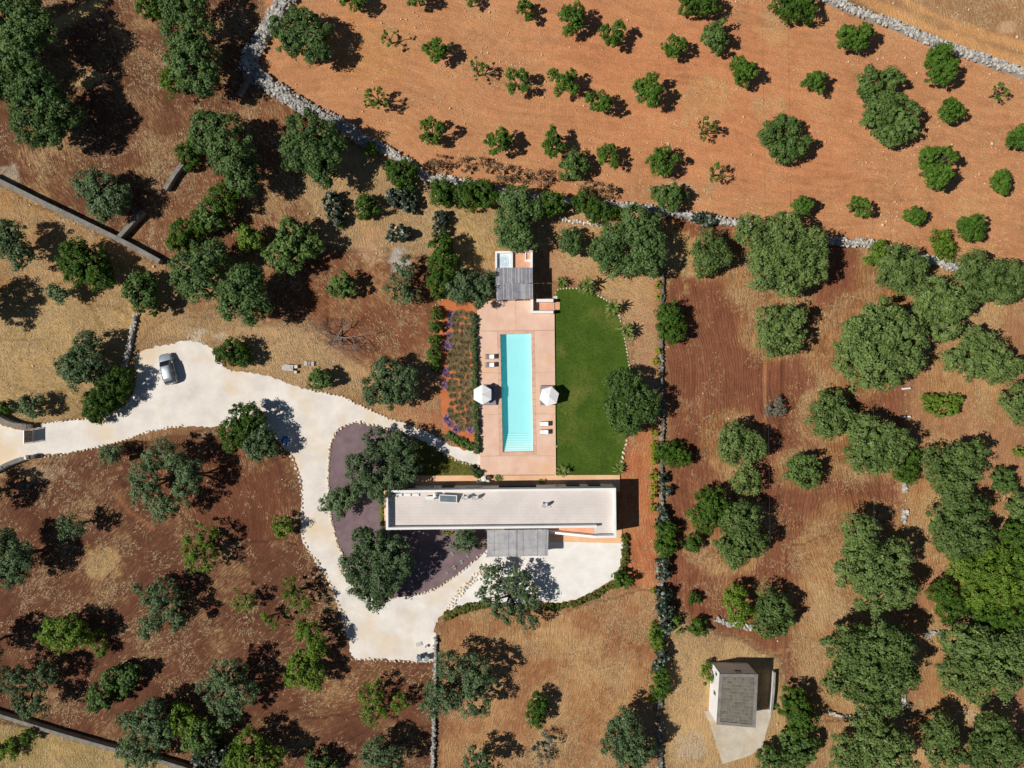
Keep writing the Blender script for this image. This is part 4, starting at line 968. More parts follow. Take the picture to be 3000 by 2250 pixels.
# ------------------------------------------------------------------ main house
HZ, RZ = 4.4, 3.45
hk = (H-HZ)/FPX
hc = Vector((((1130+1805)/2-1500)*hk, (1125-(1437+1430+1554+1543)/4)*hk, 0))
house = empty('villa', hc, math.atan2(7, 675))
tag(house, 'long white flat-roofed villa with parapet below the pool', 'house')
HL, HW, T = 675*hk/2, 115.5*hk/2, 0.30
def hx(px): return (px-1467.5)*hk
WN = [(1170,1208,0,2.3),(1253,1264,1.0,1.9),(1287,1327,0,2.3),(1363,1412,1.9,2.4),(1461,1574,0,2.7),(1633,1643,1.0,1.9),(1664,1706,0,2.3),(1729,1770,0,2.3)]
# shell: north wall in piers and lintels so that the openings are real
mb = MB(); x = -HL
for (a, b_, z0, z1) in WN:
    xa, xb = hx(a), hx(b_)
    mb.box(x, HW-T, -.05, xa, HW, HZ)
    mb.box(xa, HW-T, z1+.2, xb, HW, HZ)
    if z0 > 0: mb.box(xa, HW-T, -.05, xb, HW, z0+.2)
    x = xb
mb.box(x, HW-T, -.05, HL, HW, HZ)
mb.build('north_wall', WHITE, house)
for (a, b_, z0, z1) in WN:
    xa, xb = hx(a), hx(b_)
    nm = 'door' if z0 == 0 else 'window'
    o = MB().box(xa+.05, HW-T+.06, z0+.25, xb-.05, HW-T+.09, z1+.15).build(nm, GLASS_D, house)
    fm = MB(); zt, zb = z1+.197, z0+.203
    for q in ((xa+.002, xa+.05), (xb-.05, xb-.002)): fm.box(q[0], HW-T+.04, zb, q[1], HW-T+.11, zt)
    fm.box(xa+.05, HW-T+.04, zt-.05, xb-.05, HW-T+.11, zt); fm.box(xa+.05, HW-T+.04, zb, xb-.05, HW-T+.11, zb+.05)
    fm.build('frame', METAL_D, o)
ex = hx(1742)
sy = -HW-30.5*hk                        # south face of the stair wing
MB().box(-HL, -HW+T, -.05, -HL+T, HW-T-.002, HZ).build('west_wall', WHITE, house)
MB().box(HL-T, sy+T, -.05, HL, HW-T-.002, HZ).build('east_wall', WHITE, house)
so_ = -HW
MB().box(-HL, -HW, -.05, hx(1748), -HW+T-.002, HZ).build('south_wall', WHITE, house)
RT = mottled('roof_paving', srgb(200, 191, 185), srgb(220, 211, 205), 0.35, 7, .9, .1, .01, .1)
nt = RT.node_tree; b = [q for q in nt.nodes if q.type == 'BSDF_PRINCIPLED'][0]
src = b.inputs['Base Color'].links[0].from_socket
bk = N(nt, 'ShaderNodeTexBrick'); bk.inputs['Scale'].default_value = 1.0; bk.inputs['Mortar Size'].default_value = .012; bk.inputs['Brick Width'].default_value = .8; bk.inputs['Row Height'].default_value = .4
nt.links.new(objpos(nt), bk.inputs['Vector'])
nt.links.new(mixc(nt, math_n(nt, 'MULTIPLY', bk.outputs['Fac'], .3), src, srgb(150, 142, 136)), b.inputs['Base Color'])
MB().box(-HL+T+.002, -HW+T+.002, RZ-.3, HL-T-.002, HW-T-.004, RZ).build('roof', RT, house)
MB().box(ex, sy+T+.002, RZ-.3, HL-T-.002, -HW+T, RZ-.004).build('roof_landing', RT, house)
# outside stair from the terrace to the roof
wx = hx(1612)
mb = MB(); mb.add([(wx, sy, -.05), (HL, sy, -.05), (HL, sy, HZ), (ex, sy, HZ), (wx, sy, 1.15), (wx, sy+T, -.05), (HL, sy+T, -.05), (HL, sy+T, HZ), (ex, sy+T, HZ), (wx, sy+T, 1.15)],
       [(0, 1, 2, 3, 4), (9, 8, 7, 6, 5), (0, 5, 6, 1), (1, 6, 7, 2), (2, 7, 8, 3), (3, 8, 9, 4), (4, 9, 5, 0)])
mb.build('stair_wall', WHITE, house)
nst = 19
for i in range(nst):
    xa = wx+(ex-wx)*i/nst
    MB().box(xa, sy+T+.004, -.03, wx+(ex-wx)*(i+1)/nst-.002, -HW-.004, RZ*(i+1)/nst).build('stair_step', TERRA, house)
MB().box(ex+.004, sy+T+.004, -.03, HL-T-.004, -HW-.004, RZ-.31).build('wing_wall', WHITE, house)
dr = MB().box(hx(1490), -HW-.04, .12, hx(1520), -HW+.02, 2.3).build('door', CORTEN, house)
MB().box(hx(1516), -HW-.09, 1.05, hx(1518), -HW-.04, 1.2).build('handle', METAL_D, dr)
def onroof(px, py, z=RZ):
    return P(px, py, z)
# things standing on the roof
def rt(name, px, py, label, cat, rz=0.0, z=RZ):
    p = P(px, py, z); e = empty(name, p, rz); tag(e, label, cat); return e
labs = ['first', 'second', 'third', 'fourth']
for i, px in enumerate((1147, 1170, 1195, 1219)):
    e = rt('roof_block', px, 1449, f'{labs[i]} white block from the left along the roof parapet', 'block')
    e['group'] = 'white blocks along the roof parapet'
    MB().bbox(-.42, -.17, 0, .42, .17, .22, .03).build('slab', WHITE, e)
    MB().box(-.38, -.13, .22, .38, .13, .24).build('lid', METAL_W, e)
e = rt('solar_panel', 1314, 1459, 'tilted solar panel with white frame on the villa roof', 'solar panel', math.radians(-3))
tl = math.radians(28)
pan = empty('panel_pivot') if False else None
ca, sa = math.cos(tl), math.sin(tl)
def tq(x0, y0, x1, y1, h0, h1):     # tilted box rising to the north
    v = []
    for h in (h0, h1):
        for x_, y_ in ((x0, y0), (x1, y0), (x1, y1), (x0, y1)):
            v.append((x_, y_*ca-h*sa, .55+y_*sa+h*ca))
    return MB().add(v, [(3, 2, 1, 0), (4, 5, 6, 7), (0, 1, 5, 4), (1, 2, 6, 5), (2, 3, 7, 6), (3, 0, 4, 7)])
PVM = mottled('collector_glass', srgb(96, 108, 118), srgb(120, 132, 140), 1, 12, .2, .02, .01, .5)
tq(-1.08, -.52, 1.08, .52, .031, .036).build('collector', PVM, e)
fm = MB()
for q in ((-1.2, -.64, 1.2, -.525), (-1.2, .525, 1.2, .64), (-1.2, -.524, -1.085, .524), (1.085, -.524, 1.2, .524)):
    t_ = tq(*q, -.02, .045); fm.add(t_.v, t_.f)
fm.build('frame', METAL_W, e)
tq(-1.08, -.52, 1.08, .52, -.02, .028).build('backing', METAL_D, e)
for sx in (-1, 1): MB().tube([(sx*1.0, .5, 0), (sx*1.0, .5, .78)], .03).build('leg', METAL_W, e); MB().tube([(sx*1.0, -.5, 0), (sx*1.0, -.5, .30)], .03).build('leg', METAL_W, e)
e = rt('air_conditioner', 1262, 1456, 'white air conditioning unit left of the solar panel', 'air conditioner')
MB().bbox(-.55, -.28, .06, .55, .2, .62, .04).build('casing', METAL_W, e); MB().box(-.4, .203, .16, .3, .22, .54).build('grille', METAL_D, e)
for sx in (-.4, .4): MB().box(sx-.06, -.2, 0, sx+.06, .15, .06).build('foot', METAL_D, e)
e = rt('water_tank', 1277, 1449, 'small white round tank between roof unit and solar panel', 'tank')
MB().lathe([(.3, 0), (.34, .04), (.34, .6), (.26, .74), (.1, .8), (.08, .86)], 18).build('drum', METAL_W, e, True); MB().tube([(.1, 0, .8), (.1, 0, 1.0), (.45, 0, 1.0), (.45, 0, .05)], .03).build('pipe', METAL_D, e)
def dish(px, py, label, r=.5):
    e = rt('satellite_dish', px, py, label, 'satellite dish'); e['group'] = 'satellite dishes on the villa roof'
    MB().tube([(0, 0, 0), (0, 0, .75)], .035, 8).build('mast', METAL_W, e)
    MB().box(-.15, -.15, 0, .15, .15, .03).build('base_plate', METAL_D, e)
    prof = [(.02, 0), (r*.4, .015), (r*.75, .06), (r, .12), (r, .135), (r*.75, .075), (r*.4, .03), (.02, .015)]
    MB().lathe(prof, 22).build('reflector', METAL_W, e, True, (0, -.08, .85), (math.radians(52), 0, math.radians(15)))
    MB().tube([(0, -.1, .72), (.1, -.62, .95)], .015).build('feed_arm', METAL_D, e); MB().box(.06, -.68, .92, .14, -.58, 1.0).build('receiver', METAL_W, e)
dish(1362, 1452, 'left satellite dish of the pair on villa roof'); dish(1392, 1452, 'right satellite dish of the pair on villa roof'); dish(1594, 1474, 'single satellite dish on the right half of villa roof')

# slatted roofs
def pergola(name, corners_px, z, ns_, mats, label, rows=1, posts=(), cat='pergola', postmat=WOOD, beam=.1):
    q = W(corners_px, z); c = (q[0]+q[1]+q[2]+q[3])/4; c.z = 0
    root = empty(name, c); tag(root, label, cat)
    r = random.Random(len(label))
    wv = (q[1]-q[0]); L = wv.length/ns_
    for row in range(rows):
        t0, t1 = row/rows+(.004 if row else 0), (row+1)/rows-(.004 if row+1 < rows else 0)
        a0, a1 = q[0].lerp(q[3], t0), q[1].lerp(q[2], t0); b0, b1 = q[0].lerp(q[3], t1), q[1].lerp(q[2], t1)
        for i in range(ns_):
            u0, u1 = (i+.03)/ns_, (i+.97-.05*r.random())/ns_
            dz = r.uniform(-.012, .012); e0, e1 = r.uniform(-.04, .04), r.uniform(-.04, .04)
            pts = [a0.lerp(a1, u0), a0.lerp(a1, u1), b0.lerp(b1, u1), b0.lerp(b1, u0)]
            pts = [p-c for p in pts]
            for k_, e_ in ((0, e0), (1, e0), (2, e1), (3, e1)): pts[k_].y += e_
            MB().prism([(p.x, p.y) for p in pts], z-.06+dz, z+dz).build('slat', mats[r.randrange(len(mats))], root)
    for t in (.06, .5, .94):
        a, b_ = q[0].lerp(q[3], t)-c, q[1].lerp(q[2], t)-c
        MB().box(a.x, a.y-.05, z-.25, b_.x, a.y+.05, z-.08).build('beam', postmat, root)
    for (u, v) in posts:
        p = lerpq(q, u, v)-c
        MB().box(p.x-.08, p.y-.08, -.03, p.x+.08, p.y+.08, z-.255).build('post', postmat, root)
    return root
pergola('pergola', [(1427,1553),(1607,1551),(1605.5,1628),(1427.5,1632)], 2.7, 72, [REED]*7+[REED2], 'grey slatted pergola roof on the south side of the villa', 1, ((.03, .94), (.97, .94), (.5, .94), (.03, .06), (.97, .06)))
pergola('pergola', [(1451.5,784.5),(1560.5,784.5),(1561.5,875.5),(1454,879.5)], 3.2, 42, [REED2, REED2, REED2, REED], 'dark grey reed pergola roof of the pool house', 2, ((.03, .95), (.97, .95), (.5, .95)), postmat=WHITE)

# pool house block north of the pergola
ph = empty('pool_house', P(1505, 800)); tag(ph, 'white pool house with mosaic roof terrace behind the reed pergola', 'pool house')
pc = ph.location
def phb(name, x0, y0, x1, y1, z0, z1, mat, zr=None, par=None):
    a, b_ = P(x0, y1, z1 if zr is None else zr)-pc, P(x1, y0, z1 if zr is None else zr)-pc
    return MB().box(a.x, a.y, z0, b_.x, b_.y, z1).build(name, mat, par or ph)
MOS = mottled('mosaic_floor', srgb(206, 220, 226), srgb(228, 236, 240), .8, 12, .5, .05)
phb('base_wall', 1452, 736, 1558, 800, -.05, 2.2, WHITE, 2.6)
fl = phb('mosaic_floor', 1456.5, 742, 1496, 790, 2.201, 2.26, MOS)
phb('west_wall', 1450.5, 735.5, 1456.2, 846, -.05, 2.68, WHITE)
phb('north_wall', 1456.4, 735.5, 1502.5, 741.8, 2.205, 2.68, WHITE)
phb('dividing_wall', 1496.5, 742, 1502.3, 790, 2.205, 2.68, WHITE)
phb('terracotta_floor', 1502.6, 741, 1540, 790, 2.201, 2.25, TERRA)
phb('parapet', 1502.7, 737, 1539, 740.8, 2.205, 2.42, WHITE_OLD, 2.6)
phb('parapet', 1539.2, 732, 1560.4, 738, 2.205, 2.95, WHITE, 2.7)
phb('east_wall', 1553.5, 738.2, 1560.4, 800, -.05, 2.8, WHITE)
phb('planter_wall', 1539.2, 760, 1553.2, 766.5, 2.205, 2.5, WHITE)
phb('planter_wall', 1539.2, 738.3, 1541.2, 759.8, 2.205, 2.5, WHITE)
phb('planter_floor', 1541.4, 738.5, 1553.2, 759.6, 2.206, 2.3, TERRA)
phb('planter_floor', 1541.4, 766.8, 1553.2, 790, 2.206, 2.3, TERRA)
BLUE = mottled('blue_mosaic', srgb(140, 172, 196), srgb(176, 200, 216), 3, 20, .4, .02)
cm = P(1478.5, 766, 2.26)-pc
for ring, (nr, rr, sz) in enumerate(((10, .28, .07), (16, .55, .085), (20, .8, .055))):
    tme = MB().add([(-sz*1.6, 0, 0), (0, -sz, 0), (sz*1.6, 0, 0), (0, sz, 0), (-sz*1.6, 0, .012), (0, -sz, .012), (sz*1.6, 0, .012), (0, sz, .012)], [(4, 5, 6, 7), (0, 1, 5, 4), (1, 2, 6, 5), (2, 3, 7, 6), (3, 0, 4, 7)]).mesh('tile', BLUE)
    for k in range(nr):
        a = 2*math.pi*(k+.5*ring)/nr
        link('tile', tme, fl, (cm.x+rr*math.cos(a), cm.y+rr*math.sin(a), 2.262), (0, 0, a))
back = phb('back_wall', 1456.5, 800, 1553.3, 806, -.05, 2.85, WHITE)
phb('plinth', 1454, 876, 1474, 884, DZ+.002, .6, WHITE)
phb('bench', 1470, 812, 1545, 822, DZ, .7, WHITE)
# walled stair beside it
sw = empty('stair_enclosure', P(1590, 897)); tag(sw, 'low white walls around the sunken terracotta steps by pool house', 'wall')
sc_ = sw.location
def swb(name, x0, y0, x1, y1, z0, z1, mat):
    a, b_ = P(x0, y1, z1)-sc_, P(x1, y0, z1)-sc_
    return MB().box(a.x, a.y, z0, b_.x, b_.y, z1).build(name, mat, sw)
swb('west_wall', 1556.5, 876, 1562, 917.5, -.05, 1.3, WHITE)
swb('south_wall', 1562.2, 910.5, 1621, 918, -.05, 1.3, WHITE)
swb('north_wall', 1572, 876, 1621, 884.5, -.05, 1.25, WHITE)
swb('landing', 1562.3, 884.8, 1620, 910.2, DZ+.004, DZ+.03, TERRA)
swb('step', 1621.2, 885.5, 1640, 907, -.03, .13, TERRA)
swb('step', 1621.2, 868, 1633, 874, -.03, .1, WHITE_OLD)

# ------------------------------------------------------------------ shed
SZ = 4.2
q = W([(2109,1974),(2221,1975.5),(2214,2132),(2100,2123)], SZ)
c = (q[0]+q[1]+q[2]+q[3])/4; c.z = 0
shed = empty('shed', c); tag(shed, 'white block shed with grey slab roof at lower right', 'shed')
ql = [p-c for p in q]
ins = lambda k: [Vector((p.x*(1-k/abs(p.x)) if abs(p.x) > .1 else 0, p.y*(1-k/abs(p.y)), 0)) for p in ql]
MB().prism([(p.x, p.y) for p in ins(.06)], -.05, SZ-.22).build('wall', WHITE, shed)
MB().prism([(p.x, p.y) for p in ql], SZ-.219, SZ-.12).build('roof_slab', CONC_D, shed)
oi = ins(.42)
for i in range(4):
    a, b_, c1, d1 = ql[i], ql[(i+1) % 4], oi[(i+1) % 4], oi[i]
    e_ = .004
    MB().prism([(a.x, a.y), (b_.x, b_.y), (c1.x, c1.y), (d1.x, d1.y)], SZ-.119, SZ+.0+e_*(i % 2)).build('roof_kerb', CONC_D, shed)
SLABM = [mottled('roof_slab_stone', srgb(92, 88, 80), srgb(118, 112, 102), 2, 12, .9, .4), mottled('pale_roof_slab', srgb(102, 97, 88), srgb(130, 124, 112), 2, 12, .9, .4)]
JOINT = mottled('mortar', srgb(128, 122, 110), srgb(150, 143, 128), 2, 12, .95, .2)
oj = ins(.5)
MB().prism([(p.x, p.y) for p in oj], SZ-.119, SZ-.085).build('mortar_bed', JOINT, shed)
rr = random.Random(4)
rows = 13
for i in range(rows):
    v0, v1 = i/rows+.006, (i+1)/rows-.006
    n = rr.choice((7, 8, 9)); cuts = [0]+sorted(k/n+rr.uniform(-.03, .03) for k in range(1, n))+[1]
    for u0, u1 in zip(cuts[:-1], cuts[1:]):
        pp = [lerpq(oj, u0+.008, v0), lerpq(oj, u1-.008, v0), lerpq(oj, u1-.008, v1), lerpq(oj, u0+.008, v1)]
        MB().prism([(p.x, p.y) for p in pp], SZ-.084, SZ-.055+rr.uniform(-.012, .012)).build('roof_tile', SLABM[rr.randrange(2)], shed)
def swin(t, z0, z1, w):
    a, b_ = ins(.06)[3], ins(.06)[0]
    p = a.lerp(b_, t)
    o = MB().box(p.x-.03, p.y-w/2, z0, p.x+.05, p.y+w/2, z1).build('window', GLASS_D, shed)
    MB().box(p.x-.08, p.y-w/2-.05, z0-.06, p.x+.04, p.y+w/2+.05, z0-.004).build('sill', CONC, o)
swin(.5, 2.0, 2.7, .5); swin(.9, 2.3, 2.8, .4)
a, b_ = ins(.06)[0], ins(.06)[1]; p = a.lerp(b_, .55)
o = MB().box(p.x-.4, p.y-.05, 2.9, p.x+.4, p.y+.03, 3.5).build('window', GLASS_D, shed)
MB().box(p.x-.45, p.y-.04, 2.83, p.x+.45, p.y+.08, 2.896).build('sill', CONC, o)
a, b_ = ins(.06)[2], ins(.06)[3]; p = a.lerp(b_, .5)
o = MB().box(p.x-.5, p.y-.04, .02, p.x+.5, p.y+.05, 2.1).build('door', CORTEN, shed)
MB().box(p.x+.35, p.y-.1, 1.0, p.x+.4, p.y-.041, 1.15).build('handle', METAL_D, o)
APR = mottled('old_concrete', srgb(172, 160, 142), srgb(208, 198, 180), .5, 7, .9, .2, .02, .1, (srgb(196, 160, 122), .2, .5, .66))
sheet('concrete_apron', [(2062,2084),(2090,2078),(2200,2070),(2262,2082),(2250,2130),(2240,2165),(2232,2190),(2200,2212),(2150,2228),(2118,2238),(2098,2180),(2080,2120)], .03, APR, .03, smooth=False, label='pale concrete apron around the white shed', cat='apron')
strip_wall('yard_wall', [(2262,1962),(2260,2010),(2256,2050),(2253,2082)], 5, .9, WHITE_OLD, 'thin pale yard wall in the shade right of the shed', CONC)
# ------------------------------------------------------------------ furniture on the deck
CANV = mottled('white_canvas', srgb(232, 231, 230), srgb(243, 242, 241), 1.5, 25, .9, .05)
def parasol(px, py, rot, label):
    z = 2.05
    p = P(px, py, z); e = empty('parasol', (p.x, p.y, DZ)); tag(e, label, 'parasol', 'white parasols beside the pool')
    r = M(29); n = 6; h = z-DZ
    v = [(0, 0, h+.38)]; f = []
    for k in range(n): v.append((r*math.cos(rot+2*math.pi*k/n), r*math.sin(rot+2*math.pi*k/n), h-.05))
    for k in range(n): v.append((r*math.cos(rot+2*math.pi*k/n), r*math.sin(rot+2*math.pi*k/n), h-.16))
    for k in range(n):
        a, b = 1+k, 1+(k+1) % n
        f += [(0, a, b), (a, a+n, b+n, b)]
    MB().add(v, f).build('canopy', CANV, e)
    for k in range(n):
        a = rot+2*math.pi*k/n
        MB().tube([(.03*math.cos(a), .03*math.sin(a), h+.33), (r*.985*math.cos(a), r*.985*math.sin(a), h-.075)], .012, 4).build('rib', METAL_D, e)
    MB().tube([(0, 0, .02), (0, 0, h+.36)], .035, 8).build('pole', METAL_D, e)
    MB().lathe([(.04, h+.37), (.06, h+.4), (.03, h+.47)], 8).build('finial', METAL_W, e)
    MB().bbox(-.4, -.4, .003, .4, .4, .08, .02).build('base', CONC_D, e)
parasol(1413.5, 1156, .52, 'white hexagonal parasol left of the pool')
parasol(1609, 1161, .28, 'white hexagonal parasol right of the pool')
def daybed(x0, y0, x1, y1, label):
    a, b = P(x0, y1, .5), P(x1, y0, .5); c = (a+b)/2; hx_, hy_ = (b.x-a.x)/2, (b.y-a.y)/2
    e = empty('daybed', (c.x, c.y, DZ+.008)); tag(e, label, 'daybed', 'grey daybeds under the parasols')
    for sx in (-1, 1):
        for sy_ in (-1, 1): MB().box(sx*(hx_-.1)-.05, sy_*(hy_-.1)-.05, 0, sx*(hx_-.1)+.05, sy_*(hy_-.1)+.05, .16).build('leg', WOOD, e)
    MB().box(-hx_, -hy_, .16, hx_, hy_, .26).build('frame', WOOD, e)
    MB().bbox(-hx_+.04, -hy_+.04, .262, hx_-.04, hy_-.04, .42, .05).build('mattress', CUSH_G, e)
    for s in (-1, 1): MB().bbox(hx_-.5, s*hy_*.48-.34, .425, hx_-.1, s*hy_*.48+.34, .56, .05).build('pillow', CUSH_G, e)
daybed(1413, 1127, 1455, 1187, 'grey daybed under the left parasol')
daybed(1583, 1129, 1622, 1187, 'grey daybed under the right parasol')
def lounge(px, py, label, foot):
    p = P(px, py, .5); e = empty('lounge_chair', (p.x, p.y, DZ+.008)); tag(e, label, 'chair', 'low lounge chairs by the pool')
    w = .32
    for sy_ in (-1, 1):
        MB().tube([(-.62 if foot else -.45, sy_*w, .03), (-.6 if foot else -.45, sy_*w, .26), (.25, sy_*w, .20), (.62, sy_*w, .72)], .022, 6).build('side_rail', METAL_D, e)
        MB().tube([(.25, sy_*w, .2), (.4, sy_*w, .02)], .022, 6).build('leg', METAL_D, e)
    if foot:
        for k in range(7): MB().box(-.6+k*.085, -w+.02, .255-k*.004, -.6+k*.085+.06, w-.02, .275-k*.004).build('slat', CUSH_G, e)
        MB().bbox(-.02, -w+.03, .225, .3, w-.03, .30, .02).build('seat_cushion', CUSH_W, e)
    else: MB().bbox(-.46, -w+.02, .23, .3, w-.02, .31, .02).build('seat_cushion', CUSH_W, e)
    MB().add([(.26, -w+.03, .27), (.26, w-.03, .27), (.62, w-.03, .78), (.62, -w+.03, .78), (.33, -w+.03, .22), (.33, w-.03, .22), (.69, w-.03, .73), (.69, -w+.03, .73)],
             [(0, 3, 2, 1), (4, 5, 6, 7), (0, 1, 5, 4), (1, 2, 6, 5), (2, 3, 7, 6), (3, 0, 4, 7)]).build('back_cushion', CUSH_W, e)
lounge(1434, 1045, 'upper lounge chair with grey slatted footrest left of the pool', True)
lounge(1434, 1069, 'lower lounge chair with grey slatted footrest left of the pool', True)
lounge(1592, 1242, 'upper white lounge chair right of the pool steps', False)
lounge(1592, 1266, 'lower white lounge chair right of the pool steps', False)
# bistro set and pot by the house wall
PALE = mottled('pale_green_paint', srgb(206, 218, 202), srgb(222, 232, 218), 2, 20, .5, .03, .01, .4)
p = P(1416, 1403, .9); e = empty('bistro_table', (p.x, p.y, DZ-.04)); tag(e, 'pale round bistro table against the villa terrace', 'table')
MB().lathe([(.3, .70), (.36, .71), (.36, .735), (.34, .74)], 20).build('table_top', PALE, e, True); MB().tube([(0, 0, .03), (0, 0, .70)], .03, 8).build('stem', METAL_D, e); MB().lathe([(.24, 0), (.22, .03), (.04, .04)], 16).build('base', METAL_D, e)
for px, py, rz, lb in ((1403, 1409, .4, 'pale chair left of the bistro table'), (1428, 1410, 2.6, 'pale chair right of the bistro table')):
    p = P(px, py, .6); e = empty('bistro_chair', (p.x, p.y, DZ-.04), rz); tag(e, lb, 'chair', 'pale bistro chairs')
    MB().bbox(-.21, -.2, .42, .21, .2, .46, .02).build('seat', PALE, e)
    MB().box(-.23, -.2, .46, -.2, .2, .85).build('backrest', PALE, e)
    for sx in (-1, 1):
        for s2 in (-1, 1): MB().tube([(sx*.18, s2*.17, .42), (sx*.21, s2*.2, 0)], .015, 5).build('leg', METAL_D, e)
p = P(1430, 1399, .5); e = empty('round_planter', (p.x, p.y, DZ-.04)); tag(e, 'dark round planter beside the bistro table', 'planter')
MB().lathe([(.22, 0), (.3, .3), (.33, .55), (.3, .56), (.27, .5)], 18).build('pot', METAL_D, e, True); MB().lathe([(.26, .49), (.2, .52), (.02, .53)], 14).build('soil', BARK, e)

# ------------------------------------------------------------------ parked car
PAINT, nt, b = mat_new('silver_blue_paint')
nt.links.new(ramp(nt, noise(nt, objpos(nt), 3, 3), [(.3, (.40, .45, .50, 1)), (.7, (.45, .50, .55, 1))]), b.inputs['Base Color'])
b.inputs['Metallic'].default_value = .45; b.inputs['Roughness'].default_value = .28; b.inputs['Specular IOR Level'].default_value = .5
try: b.inputs['Coat Weight'].default_value = .6; b.inputs['Coat Roughness'].default_value = .05
except Exception: pass
TYRE = mottled('tyre_rubber', srgb(28, 28, 28), srgb(44, 44, 44), 4, 30, .9, .1)
LAMP_R = mottled('red_lens', srgb(130, 20, 20), srgb(160, 30, 28), 4, 30, .2, 0)
LAMP_W = mottled('clear_lens', srgb(200, 205, 210), srgb(225, 228, 230), 4, 30, .15, 0)
p = P(483, 1080, 1.5)
car = empty('parked_car', (p.x, p.y, .012), math.radians(14)); tag(car, 'silver-blue hatchback car parked at the driveway edge', 'car')
def loft(secs, mat, name, parent, smooth=True):
    mb = MB(); n = len(secs[0]); v = [q for s in secs for q in s]
    f = [(i*n+k, i*n+(k+1) % n, (i+1)*n+(k+1) % n, (i+1)*n+k) for i in range(len(secs)-1) for k in range(n)]
    f += [tuple(range(n))[::-1], tuple((len(secs)-1)*n+k for k in range(n))]
    o = mb.add(v, f).build(name, mat, parent, smooth); return o
def sec(y, hw, z0, z1, r=.16):
    pts = []
    for sx, zc_, a0 in ((1, z0+r*.6, -90), (1, z1-r, 0), (-1, z1-r, 90), (-1, z0+r*.6, 180)):
        for k in range(4):
            a = math.radians(a0+k*30); rz_ = r if a0 in (0, 90) else r*.6
            pts.append((sx*(hw-r)+r*math.cos(a), y, zc_+rz_*math.sin(a)))
    return pts
loft([sec(-2.16, .62, .42, .72, .14), sec(-2.10, .78, .30, .86), sec(-1.9, .87, .24, .95), sec(-1.3, .90, .22, .98), sec(-.2, .90, .22, .97), sec(.8, .90, .22, .94), sec(1.2, .89, .23, .90), sec(1.7, .86, .25, .82), sec(2.0, .78, .28, .72), sec(2.15, .58, .34, .60, .12)], PAINT, 'body', car)
def csec(y, hwb, hwt, z0, z1): return [(hwb, y, z0), (hwb, y, z0+.02), (hwt, y, z1-.02), (hwt-.06, y, z1), (-hwt+.06, y, z1), (-hwt, y, z1-.02), (-hwb, y, z0+.02), (-hwb, y, z0)]
loft([csec(-2.02, .72, .70, .9, .98), csec(-1.72, .78, .63, .9, 1.42), csec(-1.3, .81, .65, .9, 1.475), csec(-.3, .81, .66, .9, 1.50), csec(.35, .80, .64, .88, 1.46), csec(1.12, .76, .72, .86, .95)], GLASS_D, 'windows', car, False)
def rsec(y, hw, z): return [(hw, y, z-.03), (hw-.02, y, z+.012), (hw*.5, y, z+.045), (0, y, z+.052), (-hw*.5, y, z+.045), (-hw+.02, y, z+.012), (-hw, y, z-.03)]
loft([rsec(-1.78, .62, 1.40), rsec(-1.3, .665, 1.47), rsec(-.3, .675, 1.495), rsec(.30, .66, 1.465), rsec(.40, .63, 1.44)], PAINT, 'roof', car)
for sx in (-1, 1):
    for (y0, z0, y1, z1, hb, ht) in ((1.1, .93, .38, 1.45, .76, .64), (-.45, .95, -.5, 1.48, .825, .665), (-1.72, 1.35, -2.0, .95, .66, .73), (-1.25, .95, -1.45, 1.44, .825, .65)):
        MB().tube([(sx*hb, y0, z0), (sx*ht, y1, z1)], .03, 5).build('pillar', PAINT, car)
    MB().tube([(sx*.655, .2, 1.49), (sx*.66, -1.5, 1.49)], .018, 5).build('roof_rail', METAL_D, car)
    m_ = loft([[(sx*(.86+dx), .72+dy, .98+dz) for dx, dy, dz in ((0, -.05, -.05), (0, .08, -.05), (0, .08, .07), (0, -.05, .07))], [(sx*(1.05+dx), .68+dy, .98+dz) for dx, dy, dz in ((0, -.04, -.05), (0, .06, -.04), (0, .06, .06), (0, -.04, .07))]], PAINT, 'wing_mirror', car, False)
    MB().box(*( (.60, 1.98, .58, .80, 2.06, .70) if sx > 0 else (-.80, 1.98, .58, -.60, 2.06, .70))).build('headlight', LAMP_W, car)
    MB().box(*( (.62, -2.13, .66, .80, -2.05, .88) if sx > 0 else (-.80, -2.13, .66, -.62, -2.05, .88))).build('tail_light', LAMP_R, car)
    for wy in (1.32, -1.28):
        w_ = MB().tube([(sx*.70, wy, .31), (sx*.905, wy, .31)], .31, 18).build('wheel', TYRE, car)
        MB().tube([(sx*.9, wy, .31), (sx*.915, wy, .31)], .19, 14).build('rim', METAL_W, w_)
    for y0, y1 in ((.72, -.42), (-.5, -1.3)): MB().box(min(sx*.898, sx*.906), y1+.02, .36, max(sx*.898, sx*.906), y0-.02, .92).build('door', PAINT, car)
loft([sec(-2.2, .70, .34, .52, .06), sec(-2.1, .84, .28, .56, .08)], METAL_D, 'rear_bumper', car); MB().box(-.24, -2.225, .58, .24, -2.17, .69).build('number_plate', METAL_W, car)

